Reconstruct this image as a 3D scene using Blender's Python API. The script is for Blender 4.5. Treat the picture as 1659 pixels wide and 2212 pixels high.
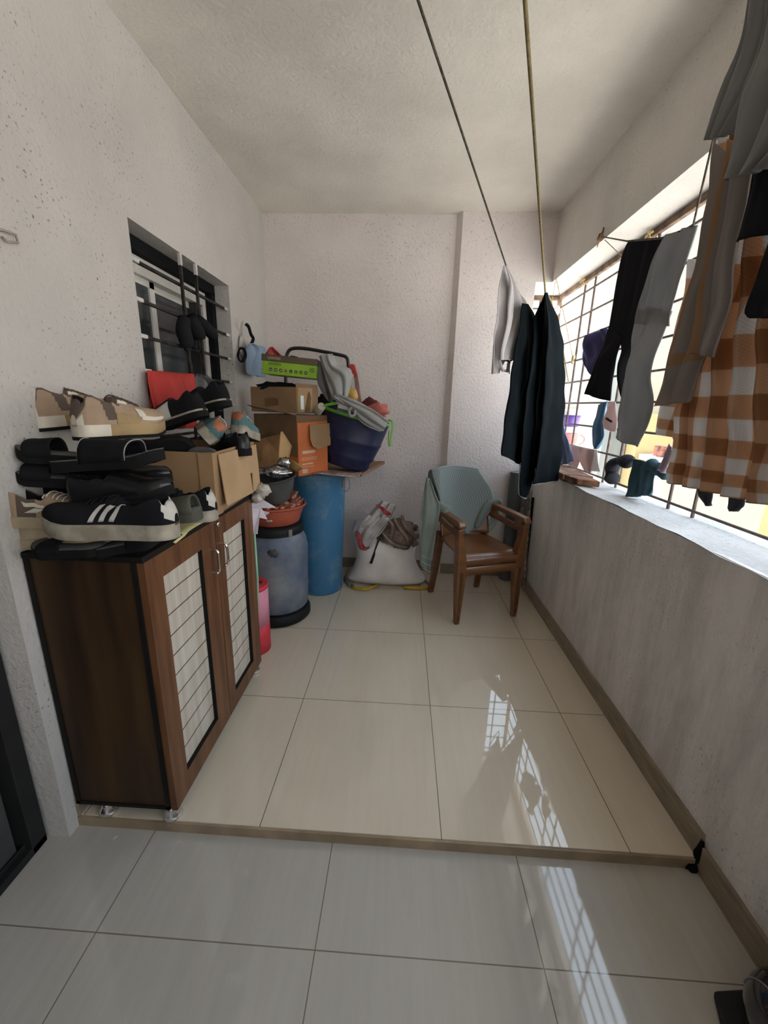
import bpy, bmesh, math, random
from math import sin, cos, pi, radians
from mathutils import Vector, Matrix, Euler, noise

random.seed(7)
for o in list(bpy.data.objects):
    bpy.data.objects.remove(o)
SC = bpy.context.scene
COL = SC.collection

# ------------------------------------------------------------------ camera, sky, sun, exposure
CAM = Vector((1.0385, 0.0, 1.35)); FPX = 867.65
YAW, PITCH, ROLL = 0.0417, -0.2604, 0.0261
_f = Vector((-sin(YAW)*cos(PITCH), cos(YAW)*cos(PITCH), sin(PITCH)))
_r = Vector((cos(YAW), sin(YAW), 0)); _u = _r.cross(_f)
RV = cos(ROLL)*_r + sin(ROLL)*_u; UV_ = -sin(ROLL)*_r + cos(ROLL)*_u; FV = _f
cam = bpy.data.cameras.new('camera'); camo = bpy.data.objects.new('camera', cam); COL.objects.link(camo)
cam.sensor_fit = 'HORIZONTAL'; cam.sensor_width = 36; cam.lens = FPX/1659*36
cam.clip_start = 0.02; cam.clip_end = 200
m = Matrix.Identity(4)
for i in range(3):
    m[i][0] = RV[i]; m[i][1] = UV_[i]; m[i][2] = -FV[i]; m[i][3] = CAM[i]
camo.matrix_world = m
SC.camera = camo

SC.view_settings.view_transform = 'Standard'; SC.view_settings.look = 'None'
SC.view_settings.gamma = 1; SC.view_settings.use_curve_mapping = False
SC.view_settings.exposure = 0.88
SC.cycles.max_bounces = 14; SC.cycles.diffuse_bounces = 11; SC.cycles.glossy_bounces = 4
SC.cycles.sample_clamp_indirect = 8
SC.cycles.use_denoising = True

world = bpy.data.worlds.new('sky'); SC.world = world; world.use_nodes = True
wn = world.node_tree.nodes; wl = world.node_tree.links
wn.clear()
_bg = wn.new('ShaderNodeBackground'); _wo = wn.new('ShaderNodeOutputWorld')
_tc = wn.new('ShaderNodeTexCoord'); _sp = wn.new('ShaderNodeSeparateXYZ'); _rp = wn.new('ShaderNodeValToRGB')
wl.new(_tc.outputs['Generated'], _sp.inputs[0]); wl.new(_sp.outputs[2], _rp.inputs[0])
_rp.color_ramp.elements[0].position = 0.0; _rp.color_ramp.elements[0].color = (1.0, 0.97, 0.93, 1)
_rp.color_ramp.elements[1].position = 0.6; _rp.color_ramp.elements[1].color = (0.70, 0.84, 1.0, 1)
wl.new(_rp.outputs[0], _bg.inputs[0]); _bg.inputs[1].default_value = 2.7
wl.new(_bg.outputs[0], _wo.inputs[0])

sun = bpy.data.lights.new('sun', 'SUN'); suno = bpy.data.objects.new('sun', sun); COL.objects.link(suno)
sun.energy = 10.0; sun.angle = 0.01; sun.color = (1.0, 0.95, 0.86)
suno.rotation_euler = Vector((0.22, 0.16, -0.96)).to_track_quat('-Z', 'Y').to_euler()
suno.location = (-4, -3, 9)

# a light portal in the big opening only guides the sky sampling; it gives off no light of its own
pl = bpy.data.lights.new('sky_portal', 'AREA'); plo = bpy.data.objects.new('sky_portal', pl); COL.objects.link(plo)
pl.shape = 'RECTANGLE'; pl.size = 1.27; pl.size_y = 6.2; pl.cycles.is_portal = True
plo.matrix_world = Matrix(((0, 0, 1, 2.34), (0, 1, 0, 0.5), (-1, 0, 0, 1.57), (0, 0, 0, 1)))

# ------------------------------------------------------------------ placing helpers (rays of the measured camera)
def ray(px, py):
    return RV*((px-829.5)/FPX) - UV_*((py-1106)/FPX) + FV
def atx(px, py, x):
    d = ray(px, py); return CAM + d*((x-CAM.x)/d.x)
def aty(px, py, y):
    d = ray(px, py); return CAM + d*((y-CAM.y)/d.y)
def atz(px, py, z):
    d = ray(px, py); return CAM + d*((z-CAM.z)/d.z)
def atp(px, py, p, n):
    d = ray(px, py); n = Vector(n); return CAM + d*((Vector(p)-CAM).dot(n)/d.dot(n))

def lerp(a, b, t): return a+(b-a)*t
def interp(t, xs, ys):
    if t <= xs[0]: return ys[0]
    for i in range(len(xs)-1):
        if t <= xs[i+1]:
            return lerp(ys[i], ys[i+1], (t-xs[i])/(xs[i+1]-xs[i]))
    return ys[-1]
def smooth(a, b, t):
    t = max(0, min(1, (t-a)/(b-a))); return t*t*(3-2*t)
def pline(pts, t):
    """point at parameter t (by index) of a polyline of tuples or vectors"""
    n = len(pts)-1; k = min(n-1, int(t*n)); f = t*n-k
    return tuple(lerp(a, b, f) for a, b in zip(pts[k], pts[k+1]))
def crom(pts, t):
    n = len(pts)-1; k = min(n-1, int(t*n)); f = t*n-k
    P = [pts[max(0, k-1)], pts[k], pts[k+1], pts[min(n, k+2)]]
    return tuple(0.5*((2*b)+(c-a)*f+(2*a-5*b+4*c-d)*f*f+(3*b-a-3*c+d)*f**3) for a, b, c, d in zip(*P))
def nz(p, s=1.0, seed=0):
    return noise.noise(Vector((p[0]*s+seed*7.3, p[1]*s+seed*3.1, p[2]*s-seed*5.7)))

# ------------------------------------------------------------------ materials
MATS = {}
def mat(name, col, rough=0.6, metal=0.0, var=0.12, vscale=8.0, bump=0.0, bscale=60.0, spec=0.5, col2=None, stretch=None, sheen=0.0, coat=0.0, trans=0.0):
    if name in MATS: return MATS[name]
    mt = bpy.data.materials.new(name); mt.use_nodes = True
    n = mt.node_tree.nodes; l = mt.node_tree.links
    b = n['Principled BSDF']
    b.inputs['Roughness'].default_value = rough; b.inputs['Metallic'].default_value = metal
    b.inputs['Specular IOR Level'].default_value = spec
    b.inputs['Sheen Weight'].default_value = sheen; b.inputs['Coat Weight'].default_value = coat
    b.inputs['Transmission Weight'].default_value = trans
    tc = n.new('ShaderNodeTexCoord'); mp = n.new('ShaderNodeMapping')
    l.new(tc.outputs['Object'], mp.inputs[0])
    if stretch: mp.inputs['Scale'].default_value = stretch
    ns = n.new('ShaderNodeTexNoise'); ns.inputs['Scale'].default_value = vscale; ns.inputs['Detail'].default_value = 5
    l.new(mp.outputs[0], ns.inputs['Vector'])
    mx = n.new('ShaderNodeMix'); mx.data_type = 'RGBA'
    c2 = col2 if col2 else tuple(max(0, c*(1-var*2.2)) for c in col)
    c1 = col if col2 else tuple(min(1, c*(1+var)) for c in col)
    rp = n.new('ShaderNodeMapRange'); rp.inputs[1].default_value = 0.35; rp.inputs[2].default_value = 0.68
    l.new(ns.outputs[0], rp.inputs[0]); l.new(rp.outputs[0], mx.inputs[0])
    mx.inputs[6].default_value = (*c2, 1); mx.inputs[7].default_value = (*c1, 1)
    l.new(mx.outputs[2], b.inputs['Base Color'])
    if bump > 0:
        n2 = n.new('ShaderNodeTexNoise'); n2.inputs['Scale'].default_value = bscale; n2.inputs['Detail'].default_value = 4
        l.new(mp.outputs[0], n2.inputs['Vector'])
        bp = n.new('ShaderNodeBump'); bp.inputs['Strength'].default_value = bump; bp.inputs['Distance'].default_value = 0.01
        l.new(n2.outputs[0], bp.inputs['Height']); l.new(bp.outputs[0], b.inputs['Normal'])
    MATS[name] = mt
    return mt

def plaster(name, col, pits=0.6, stains=0.25, streak=False, rough=0.85):
    mt = bpy.data.materials.new(name); mt.use_nodes = True
    n = mt.node_tree.nodes; l = mt.node_tree.links; b = n['Principled BSDF']
    b.inputs['Roughness'].default_value = rough; b.inputs['Specular IOR Level'].default_value = 0.25
    geo = n.new('ShaderNodeNewGeometry')
    big = n.new('ShaderNodeTexNoise'); big.inputs['Scale'].default_value = 2.2; big.inputs['Detail'].default_value = 6
    l.new(geo.outputs['Position'], big.inputs['Vector'])
    if streak:
        mp = n.new('ShaderNodeMapping'); mp.inputs['Scale'].default_value = (4, 4, 0.8)
        l.new(geo.outputs['Position'], mp.inputs[0]); l.new(mp.outputs[0], big.inputs['Vector'])
        big.inputs['Scale'].default_value = 1.7; big.inputs['Roughness'].default_value = 0.7
    r1 = n.new('ShaderNodeMapRange'); r1.inputs[1].default_value = 0.38; r1.inputs[2].default_value = 0.62
    l.new(big.outputs[0], r1.inputs[0])
    mx = n.new('ShaderNodeMix'); mx.data_type = 'RGBA'
    dk = tuple(c*(1-stains) for c in col)
    mx.inputs[6].default_value = (*dk, 1); mx.inputs[7].default_value = (*col, 1)
    l.new(r1.outputs[0], mx.inputs[0])
    # small dark pits and specks
    sp = n.new('ShaderNodeTexNoise'); sp.inputs['Scale'].default_value = 95; sp.inputs['Detail'].default_value = 2; sp.inputs['Roughness'].default_value = 0.5
    l.new(geo.outputs['Position'], sp.inputs['Vector'])
    r2 = n.new('ShaderNodeMapRange'); r2.inputs[1].default_value = 0.63; r2.inputs[2].default_value = 0.70
    l.new(sp.outputs[0], r2.inputs[0])
    msk = n.new('ShaderNodeTexNoise'); msk.inputs['Scale'].default_value = 3.0; l.new(geo.outputs['Position'], msk.inputs['Vector'])
    r3 = n.new('ShaderNodeMapRange'); r3.inputs[1].default_value = 0.40; r3.inputs[2].default_value = 0.60
    l.new(msk.outputs[0], r3.inputs[0])
    mu = n.new('ShaderNodeMath'); mu.operation = 'MULTIPLY'; l.new(r2.outputs[0], mu.inputs[0]); l.new(r3.outputs[0], mu.inputs[1])
    mu2 = n.new('ShaderNodeMath'); mu2.operation = 'MULTIPLY'; mu2.inputs[1].default_value = pits; l.new(mu.outputs[0], mu2.inputs[0])
    m2 = n.new('ShaderNodeMix'); m2.data_type = 'RGBA'; m2.inputs[7].default_value = (0.10, 0.085, 0.08, 1)
    l.new(mu2.outputs[0], m2.inputs[0]); l.new(mx.outputs[2], m2.inputs[6])
    l.new(m2.outputs[2], b.inputs['Base Color'])
    bn = n.new('ShaderNodeTexNoise'); bn.inputs['Scale'].default_value = 55; bn.inputs['Detail'].default_value = 5
    l.new(geo.outputs['Position'], bn.inputs['Vector'])
    bp = n.new('ShaderNodeBump'); bp.inputs['Strength'].default_value = 0.35; bp.inputs['Distance'].default_value = 0.012
    l.new(bn.outputs[0], bp.inputs['Height']); l.new(bp.outputs[0], b.inputs['Normal'])
    return mt

def tile_mat(name, col, col2, x0, sx, y0, sy, rough=0.1):
    mt = bpy.data.materials.new(name); mt.use_nodes = True
    n = mt.node_tree.nodes; l = mt.node_tree.links; b = n['Principled BSDF']
    geo = n.new('ShaderNodeNewGeometry'); s = n.new('ShaderNodeSeparateXYZ'); l.new(geo.outputs['Position'], s.inputs[0])
    def M(op, a, c=None):
        q = n.new('ShaderNodeMath'); q.operation = op
        if hasattr(a, 'links') or hasattr(a, 'is_linked'): l.new(a, q.inputs[0])
        else: q.inputs[0].default_value = a
        if c is not None:
            if hasattr(c, 'is_linked'): l.new(c, q.inputs[1])
            else: q.inputs[1].default_value = c
        return q.outputs[0]
    def line(o, off, st):
        t = M('FRACT', M('DIVIDE', M('SUBTRACT', o, off), st))
        d = M('MINIMUM', t, M('SUBTRACT', 1.0, t))
        return M('LESS_THAN', d, 0.0016/st)
    g = M('MAXIMUM', line(s.outputs[0], x0, sx), line(s.outputs[1], y0, sy))
    mp = n.new('ShaderNodeMapping'); mp.inputs['Scale'].default_value = (16, 1.1, 1); mp.inputs['Rotation'].default_value = (0, 0, 0.12)
    l.new(geo.outputs['Position'], mp.inputs[0])
    ns = n.new('ShaderNodeTexNoise'); ns.inputs['Scale'].default_value = 2.6; ns.inputs['Detail'].default_value = 8; ns.inputs['Roughness'].default_value = 0.65
    l.new(mp.outputs[0], ns.inputs['Vector'])
    r1 = n.new('ShaderNodeMapRange'); r1.inputs[1].default_value = 0.2; r1.inputs[2].default_value = 0.8; l.new(ns.outputs[0], r1.inputs[0])
    mx = n.new('ShaderNodeMix'); mx.data_type = 'RGBA'; l.new(r1.outputs[0], mx.inputs[0])
    mx.inputs[6].default_value = (*col2, 1); mx.inputs[7].default_value = (*col, 1)
    m2 = n.new('ShaderNodeMix'); m2.data_type = 'RGBA'; l.new(g, m2.inputs[0]); l.new(mx.outputs[2], m2.inputs[6])
    m2.inputs[7].default_value = (0.17, 0.14, 0.11, 1)
    l.new(m2.outputs[2], b.inputs['Base Color'])
    dn = n.new('ShaderNodeTexNoise'); dn.inputs['Scale'].default_value = 3.0; dn.inputs['Detail'].default_value = 6
    l.new(geo.outputs['Position'], dn.inputs['Vector'])
    r4 = n.new('ShaderNodeMapRange'); r4.inputs[3].default_value = rough*0.6; r4.inputs[4].default_value = rough*1.8; l.new(dn.outputs[0], r4.inputs[0])
    l.new(r4.outputs[0], b.inputs['Roughness'])
    b.inputs['Specular IOR Level'].default_value = 0.68
    return mt

def uv_mat(name, build, rough=0.9, sheen=0.2, transl=0.0):
    """cloth whose pattern follows its own UV (in metres); build(n, l, uvx, uvy) returns a colour socket"""
    mt = bpy.data.materials.new(name); mt.use_nodes = True
    n = mt.node_tree.nodes; l = mt.node_tree.links; b = n['Principled BSDF']
    b.inputs['Roughness'].default_value = rough; b.inputs['Sheen Weight'].default_value = sheen; b.inputs['Specular IOR Level'].default_value = 0.05
    uv = n.new('ShaderNodeUVMap'); s = n.new('ShaderNodeSeparateXYZ'); l.new(uv.outputs[0], s.inputs[0])
    c = build(n, l, s.outputs[0], s.outputs[1])
    l.new(c, b.inputs['Base Color'])
    if transl > 0:
        t = n.new('ShaderNodeBsdfTranslucent'); l.new(c, t.inputs[0])
        ms = n.new('ShaderNodeMixShader'); ms.inputs[0].default_value = transl
        l.new(b.outputs[0], ms.inputs[1]); l.new(t.outputs[0], ms.inputs[2])
        l.new(ms.outputs[0], n['Material Output'].inputs[0])
    return mt
def mth(n, l, op, a, c=None):
    q = n.new('ShaderNodeMath'); q.operation = op
    for k, v in enumerate((a, c)):
        if v is None: continue
        if isinstance(v, (int, float)): q.inputs[k].default_value = v
        else: l.new(v, q.inputs[k])
    return q.outputs[0]
def mixc(n, l, fac, a, b):
    q = n.new('ShaderNodeMix'); q.data_type = 'RGBA'
    l.new(fac, q.inputs[0])
    for k, v in ((6, a), (7, b)):
        if isinstance(v, tuple): q.inputs[k].default_value = (*v, 1)
        else: l.new(v, q.inputs[k])
    return q.outputs[2]
def cloth_mat(name, col, rough=0.9, transl=0.0, var=0.1, weave=0.15):
    def bld(n, l, u, v):
        geo = n.new('ShaderNodeNewGeometry')
        ns = n.new('ShaderNodeTexNoise'); ns.inputs['Scale'].default_value = 11; ns.inputs['Detail'].default_value = 6
        l.new(geo.outputs['Position'], ns.inputs['Vector'])
        return mixc(n, l, ns.outputs[0], tuple(c*(1-2*var) for c in col), tuple(min(1, c*(1+2*var)) for c in col))
    if name not in MATS: MATS[name] = uv_mat(name, bld, rough, 0.2 if max(col) > .15 else 0.0, transl)
    return MATS[name]

# ------------------------------------------------------------------ mesh builder
class MB:
    def __init__(s): s.v = []; s.f = []; s.m = []; s.uv = {}
    def add(s, vs, fs, mi=0, uvs=None):
        k = len(s.v); s.v += [Vector(v) for v in vs]; s.f += [tuple(i+k for i in f) for f in fs]; s.m += [mi]*len(fs)
        if uvs:
            for i, q in enumerate(uvs): s.uv[k+i] = q
        return s
    def box(s, x0, x1, y0, y1, z0, z1, mi=0, M=None):
        vs = [Vector((x, y, z)) for z in (z0, z1) for y in (y0, y1) for x in (x0, x1)]
        if M: vs = [M @ v for v in vs]
        return s.add(vs, [(0, 2, 3, 1), (4, 5, 7, 6), (0, 1, 5, 4), (2, 6, 7, 3), (0, 4, 6, 2), (1, 3, 7, 5)], mi)
    def hexa(s, b, t, mi=0):
        """prism between two matching loops b (bottom) and t (top)"""
        n = len(b)
        return s.add(list(b)+list(t), [tuple(range(n-1, -1, -1)), tuple(range(n, 2*n))]+[(i, (i+1) % n, n+(i+1) % n, n+i) for i in range(n)], mi)
    def prism(s, poly, d, mi=0):
        d = Vector(d); return s.hexa([Vector(p) for p in poly], [Vector(p)+d for p in poly], mi)
    def loft(s, rings, mi=0, caps=True, closed=False):
        n = len(rings[0]); k = len(rings); vs = [p for r in rings for p in r]; fs = []
        for j in range(k-1 if not closed else k):
            a = j*n; b = ((j+1) % k)*n
            fs += [(a+i, a+(i+1) % n, b+(i+1) % n, b+i) for i in range(n)]
        if caps and not closed:
            fs += [tuple(range(n-1, -1, -1)), tuple((k-1)*n+i for i in range(n))]
        return s.add(vs, fs, mi)
    def tube(s, pts, r, n=8, mi=0, closed=False, sq=None):
        pts = [Vector(p) for p in pts]; k = len(pts); rings = []; ref = None
        for i, p in enumerate(pts):
            if closed: t = pts[(i+1) % k]-pts[i-1]
            else: t = pts[min(i+1, k-1)]-pts[max(i-1, 0)]
            t = t.normalized() if t.length > 1e-9 else Vector((0, 0, 1))
            if ref is None: ref = t.orthogonal().normalized()
            ref = (ref-t*ref.dot(t)); ref = ref.normalized() if ref.length > 1e-6 else t.orthogonal().normalized()
            q = t.cross(ref); rr = r[i] if isinstance(r, (list, tuple)) else r
            rings.append([p+ref*cos(2*pi*j/n)*rr+q*sin(2*pi*j/n)*rr*(sq or 1) for j in range(n)])
        return s.loft(rings, mi, True, closed)
    def lathe(s, prof, c=(0, 0, 0), n=40, mi=0, M=None, wob=0.0, cap=False):
        rings = []
        for (r, z) in prof:
            ring = []
            for j in range(n):
                a = 2*pi*j/n
                v = Vector((r*cos(a), r*sin(a), z))
                if wob: v *= 1+wob*nz((cos(a), sin(a), z*6), 1.5)
                v = (M @ v) if M else v+Vector(c)
                ring.append(v)
            rings.append(ring)
        return s.loft(rings, mi, cap)
    def grid(s, P, mi=0, uv=None, zone=None):
        nv = len(P); nu = len(P[0]); vs = [p for r in P for p in r]; fs = []; ms = []
        for j in range(nv-1):
            for i in range(nu-1):
                fs.append((j*nu+i, j*nu+i+1, (j+1)*nu+i+1, (j+1)*nu+i)); ms.append(zone(i, j) if zone else mi)
        k = len(s.m); s.add(vs, fs, mi, [q for r in uv for q in r] if uv else None)
        s.m[k:] = ms; return s
    def blob(s, c, r, n=20, m_=12, amp=0.1, sc=3.0, seed=0, mi=0, M=None, fn=None):
        rings = []
        for i in range(1, m_):
            th = pi*i/m_; ring = []
            for j in range(n):
                a = 2*pi*j/n; d = Vector((sin(th)*cos(a), sin(th)*sin(a), -cos(th)))
                k = 1+amp*nz(d, sc, seed)+amp*0.5*nz(d, sc*2.3, seed+3)
                v = Vector((d.x*r[0]*k, d.y*r[1]*k, d.z*r[2]*k))
                if fn: v = fn(v)
                ring.append((M @ v if M else v)+Vector(c))
            rings.append(ring)
        return s.loft(rings, mi)
    def build(s, name, mats, parent=None, local=False, smooth=True, bevel=0.0, bseg=2, sub=0, thick=0.0, origin=None, auto=None):
        if not isinstance(mats, (list, tuple)): mats = [mats]
        me = bpy.data.meshes.new(name); o = bpy.data.objects.new(name, me)
        vs = s.v
        if parent is not None:
            o.parent = parent
            if not local:
                root = parent
                while root.parent: root = root.parent
                iv = root.matrix_basis.inverted(); vs = [iv @ v for v in vs]
        elif not local:
            if origin is None:
                lo = [min(v[i] for v in vs) for i in range(3)]; hi = [max(v[i] for v in vs) for i in range(3)]
                origin = ((lo[0]+hi[0])/2, (lo[1]+hi[1])/2, lo[2])
            origin = Vector(origin); vs = [v-origin for v in vs]; o.location = origin
        me.from_pydata([tuple(v) for v in vs], [], s.f)
        for mm in mats: me.materials.append(mm)
        for p, mi in zip(me.polygons, s.m): p.material_index = mi; p.use_smooth = smooth
        if s.uv:
            ul = me.uv_layers.new(name='UVMap')
            for lp in me.loops: ul.data[lp.index].uv = s.uv.get(lp.vertex_index, (0, 0))
        bm = bmesh.new(); bm.from_mesh(me); bmesh.ops.recalc_face_normals(bm, faces=bm.faces[:]); bm.to_mesh(me); bm.free()
        COL.objects.link(o)
        if thick: 
            q = o.modifiers.new('thickness', 'SOLIDIFY'); q.thickness = thick; q.offset = 0
        if bevel:
            q = o.modifiers.new('bevel', 'BEVEL'); q.width = bevel; q.segments = bseg; q.limit_method = 'ANGLE'; q.angle_limit = radians(35)
        if sub:
            q = o.modifiers.new('sub', 'SUBSURF'); q.levels = sub; q.render_levels = sub
        if smooth and (bevel or auto):
            try:
                me.shade_smooth() if hasattr(me, 'shade_smooth') else None
                if auto:
                    me.set_sharp_from_angle(angle=radians(auto))
            except Exception: pass
        return o

def tag(o, label, cat, group=None, kind=None):
    if label: o['label'] = label
    if cat: o['category'] = cat
    if group: o['group'] = group
    if kind: o['kind'] = kind
    return o
def thing(name, label, cat, loc=(0, 0, 0), rot=(0, 0, 0), group=None):
    o = bpy.data.objects.new(name, None); COL.objects.link(o); o.empty_display_size = 0.05
    o.matrix_basis = Matrix.Translation(Vector(loc)) @ Euler(rot).to_matrix().to_4x4()
    return tag(o, label, cat, group)
def struct(o): o['kind'] = 'structure'; return o

def text_mesh(name, body, size, M, material, parent, ext=0.0006, align='LEFT'):
    cu = bpy.data.curves.new('txt', 'FONT'); cu.body = body; cu.size = size; cu.extrude = ext; cu.align_x = align
    tmp = bpy.data.objects.new('txt', cu); COL.objects.link(tmp)
    bpy.context.view_layer.update()
    me = bpy.data.meshes.new_from_object(tmp)
    bpy.data.objects.remove(tmp)
    o = bpy.data.objects.new(name, me); COL.objects.link(o)
    root = parent
    while root.parent: root = root.parent
    me.transform(root.matrix_basis.inverted() @ M); o.parent = parent
    me.materials.clear(); me.materials.append(material)
    return o

def frame_M(o, x, y):
    """matrix with origin o, x axis and approximate y axis"""
    x = Vector(x).normalized(); z = x.cross(Vector(y)).normalized(); y = z.cross(x)
    M = Matrix.Identity(4)
    for i in range(3): M[i][0] = x[i]; M[i][1] = y[i]; M[i][2] = z[i]; M[i][3] = o[i]
    return M

def drape(L, R_, at, nrm, nu=26, nv=40, amp=0.012, freq=4, seed=0, mb=None, mi=0, top=0.25, curve=crom, mid=0.0, off=0.0, noise_amp=0.006, belly=0.0, bot=0.0, rampoff=False):
    """hanging cloth between a left and a right outline; folds ride along the normal nrm"""
    mb = mb or MB(); P = []; UVs = []; nrm = Vector(nrm)
    for j in range(nv+1):
        v = j/nv; a = curve(L, v); b = curve(R_, v); row = []; uvr = []
        A = at(*a); B = at(*b); wd = (A-B).length
        for i in range(nu+1):
            u = i/nu
            p = A.lerp(B, u)
            k = (top+(1-top)*smooth(0, 0.5, v))*(1-bot*smooth(0.4, 1.0, v))
            ph = seed*1.7+0.9*sin(v*3+seed)
            d = amp*k*(sin(2*pi*freq*u+ph)+0.45*sin(2*pi*freq*1.9*u+ph*2.1+v*2))
            d += noise_amp*nz((p.x, p.y, p.z), 9, seed)*2*(1-bot*smooth(0.4, 1.0, v))*(1 if not rampoff else smooth(0, .3, v))
            d += belly*sin(pi*u)*(sin(pi*v) if not rampoff else sin(pi*v)*smooth(0, .4, v))
            row.append(p+nrm*(d+off*(1 if not rampoff else smooth(0, .6, v)))); uvr.append((u*wd, v*(at(*L[0])-at(*L[-1])).length))
        P.append(row); UVs.append(uvr)
    mb.grid(P, mi, UVs)
    return mb
def arc_pts(c, r, a0, a1, n, ax=(1, 0, 0), ay=(0, 0, 1)):
    c = Vector(c); ax = Vector(ax); ay = Vector(ay)
    return [c+ax*r*cos(lerp(a0, a1, i/n))+ay*r*sin(lerp(a0, a1, i/n)) for i in range(n+1)]
# ------------------------------------------------------------------ the room
W, D, DP, H, SILL, BEAM, YS = 2.02, 3.195, 3.145, 2.62, 0.934, 2.20, 0.992
LOW = -0.04; YF = -2.6; DOORY = -1.0  # YF: unseen end lengthened behind the camera to let in more light
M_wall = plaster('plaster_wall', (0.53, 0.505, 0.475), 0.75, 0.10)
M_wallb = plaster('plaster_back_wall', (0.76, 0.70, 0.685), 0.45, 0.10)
M_par = plaster('plaster_parapet', (0.74, 0.715, 0.70), 0.5, 0.25, True)
M_ceil = plaster('plaster_ceiling', (0.76, 0.72, 0.65), 0.15, 0.14)
M_beam = plaster('plaster_beam', (0.74, 0.705, 0.66), 0.35, 0.14)
M_sill = plaster('sill_cement', (0.66, 0.65, 0.64), 0.5, 0.30)
M_tile = tile_mat('vitrified_tile', (0.61, 0.54, 0.43), (0.55, 0.48, 0.375), 0.615, 0.596, 1.589, 0.607, 0.022)
M_tile2 = tile_mat('vitrified_tile_lower', (0.42, 0.395, 0.355), (0.37, 0.345, 0.305), 0.857, 0.594, 0.716, 0.62, 0.035)
M_riser = mat('tile_edge', (0.30, 0.225, 0.145), 0.4, var=0.15)
M_skirt = mat('skirting_tile', (0.27, 0.215, 0.15), 0.28, var=0.12, stretch=(1, 1, 6))

b = MB().box(-0.4, 2.3, YF-0.2, YS+0.02, LOW-0.12, LOW)
struct(b.build('floor', M_tile2, smooth=False))
b = MB().box(-0.25, 2.02, YS, 3.6, LOW-0.1, 0.0)
struct(b.build('floor', M_tile, smooth=False))
b = MB().box(-0.1, 2.02, YS-0.008, YS, LOW, -0.004)
struct(b.build('trim_1', M_riser, smooth=False))
struct(MB().box(-0.4, 2.3, YF-0.2, 3.6, H, H+0.12).build('ceiling', M_ceil, smooth=False))

# left wall with the window opening and the doorway end
WY0, WY1, WZ0, WZ1 = 1.652, 2.532, 1.12, 1.992
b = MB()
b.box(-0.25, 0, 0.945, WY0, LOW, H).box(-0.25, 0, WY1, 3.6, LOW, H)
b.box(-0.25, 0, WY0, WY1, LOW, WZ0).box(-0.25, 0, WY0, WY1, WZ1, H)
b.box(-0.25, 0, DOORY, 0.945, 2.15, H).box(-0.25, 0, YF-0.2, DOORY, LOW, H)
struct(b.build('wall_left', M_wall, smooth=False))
# back wall and its slightly proud pier with a splayed edge
b = MB().box(-0.25, 1.353, D, 3.55, LOW, H)
b.prism([(1.353, D, LOW), (1.388, DP, LOW), (1.918, DP, LOW), (1.918, 3.55, LOW), (1.353, 3.55, LOW)], (0, 0, H-LOW))
b.box(1.918, 2.03, DP+0.004, 3.55, BEAM, H)
struct(b.build('wall_back', M_wallb, smooth=False))
# parapet and the beam over the opening
b = MB(); ny = 60; rng = random.Random(3)
b.box(W, 2.285, YF-0.2, 3.55, LOW-0.1, SILL-0.002).box(1.918, W, DP+0.01, 3.55, LOW, SILL-0.002)
struct(b.build('wall_right', M_par, smooth=False))
P = []
for j in range(ny+1):
    y = lerp(YF, 3.55, j/ny); row = []
    for i, x in enumerate((W-0.003, W+0.006, 2.08, 2.15, 2.21, 2.285)):
        dz = 0.008*nz((x, y, 0), 9, 2)+0.006*nz((x, y, 0), 23, 4)
        chip = 0.0
        if i < 2: dz -= 0.004+(0.022*smooth(1.32, 1.15, y)*abs(nz((0, y, 0), 11, 8)))
        row.append((x+(0.012*nz((0, y, 1), 12, 5) if i == 0 else 0), y, SILL+0.006+dz))
    P.append(row)
struct(MB().grid(P).build('trim_2', M_sill))
b = MB().box(1.918, W, DP+0.01, 3.55, SILL-0.002, SILL+0.004)
struct(b.build('trim_2', M_sill, smooth=False))
struct(MB().box(2.03, 2.285, YF-0.2, 3.55, BEAM, H).build('trim_3', M_beam, smooth=False))
struct(MB().box(-0.4, 2.3, YF-0.25, YF, LOW, H).build('wall_front', M_wallb, smooth=False))
# skirting
b = MB().box(W-0.012, W, YS, DP, 0, 0.088)
for k in range(1, 4): b.box(W-0.0125, W-0.0115, YS+0.6*k-0.001, YS+0.6*k+0.001, 0, 0.088)
struct(b.build('baseboard_right', M_skirt, smooth=False, bevel=0.002))
struct(MB().box(W-0.012, W, YF, YS-0.012, LOW, 0.055).build('baseboard_right', M_skirt, smooth=False, bevel=0.002))
b = MB().box(0.0, 1.36, D-0.01, D, 0, 0.088).box(1.39, 1.918, DP-0.01, DP, 0, 0.088)
struct(b.build('baseboard_back', M_skirt, smooth=False, bevel=0.002))
struct(MB().box(0.0, 0.01, 0.985, D, 0, 0.088).build('baseboard_left', M_skirt, smooth=False, bevel=0.002))

M_gap = mat('dark_gap_shade', (0.012, 0.011, 0.010), 0.95, spec=0.05)
struct(MB().blob((W-0.008, YS-0.004, 0.012), (0.010, 0.014, 0.055), 12, 10, 0.4, 4, 2).blob((W-0.02, YS-0.012, -0.03), (0.022, 0.012, 0.012), 12, 8, 0.4, 4, 3).build('crack_shade', M_gap))  # black lumps stand in for the shade inside a crack at the step corner
# a dark room behind the left window and the door, so that both look into somewhere
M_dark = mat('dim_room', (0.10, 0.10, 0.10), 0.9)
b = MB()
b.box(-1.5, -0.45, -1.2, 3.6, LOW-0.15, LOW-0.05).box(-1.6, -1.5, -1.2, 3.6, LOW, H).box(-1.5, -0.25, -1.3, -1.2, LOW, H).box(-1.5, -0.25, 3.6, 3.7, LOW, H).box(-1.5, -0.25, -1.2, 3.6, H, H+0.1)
struct(b.build('wall_inner', M_dark, smooth=False))

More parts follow.
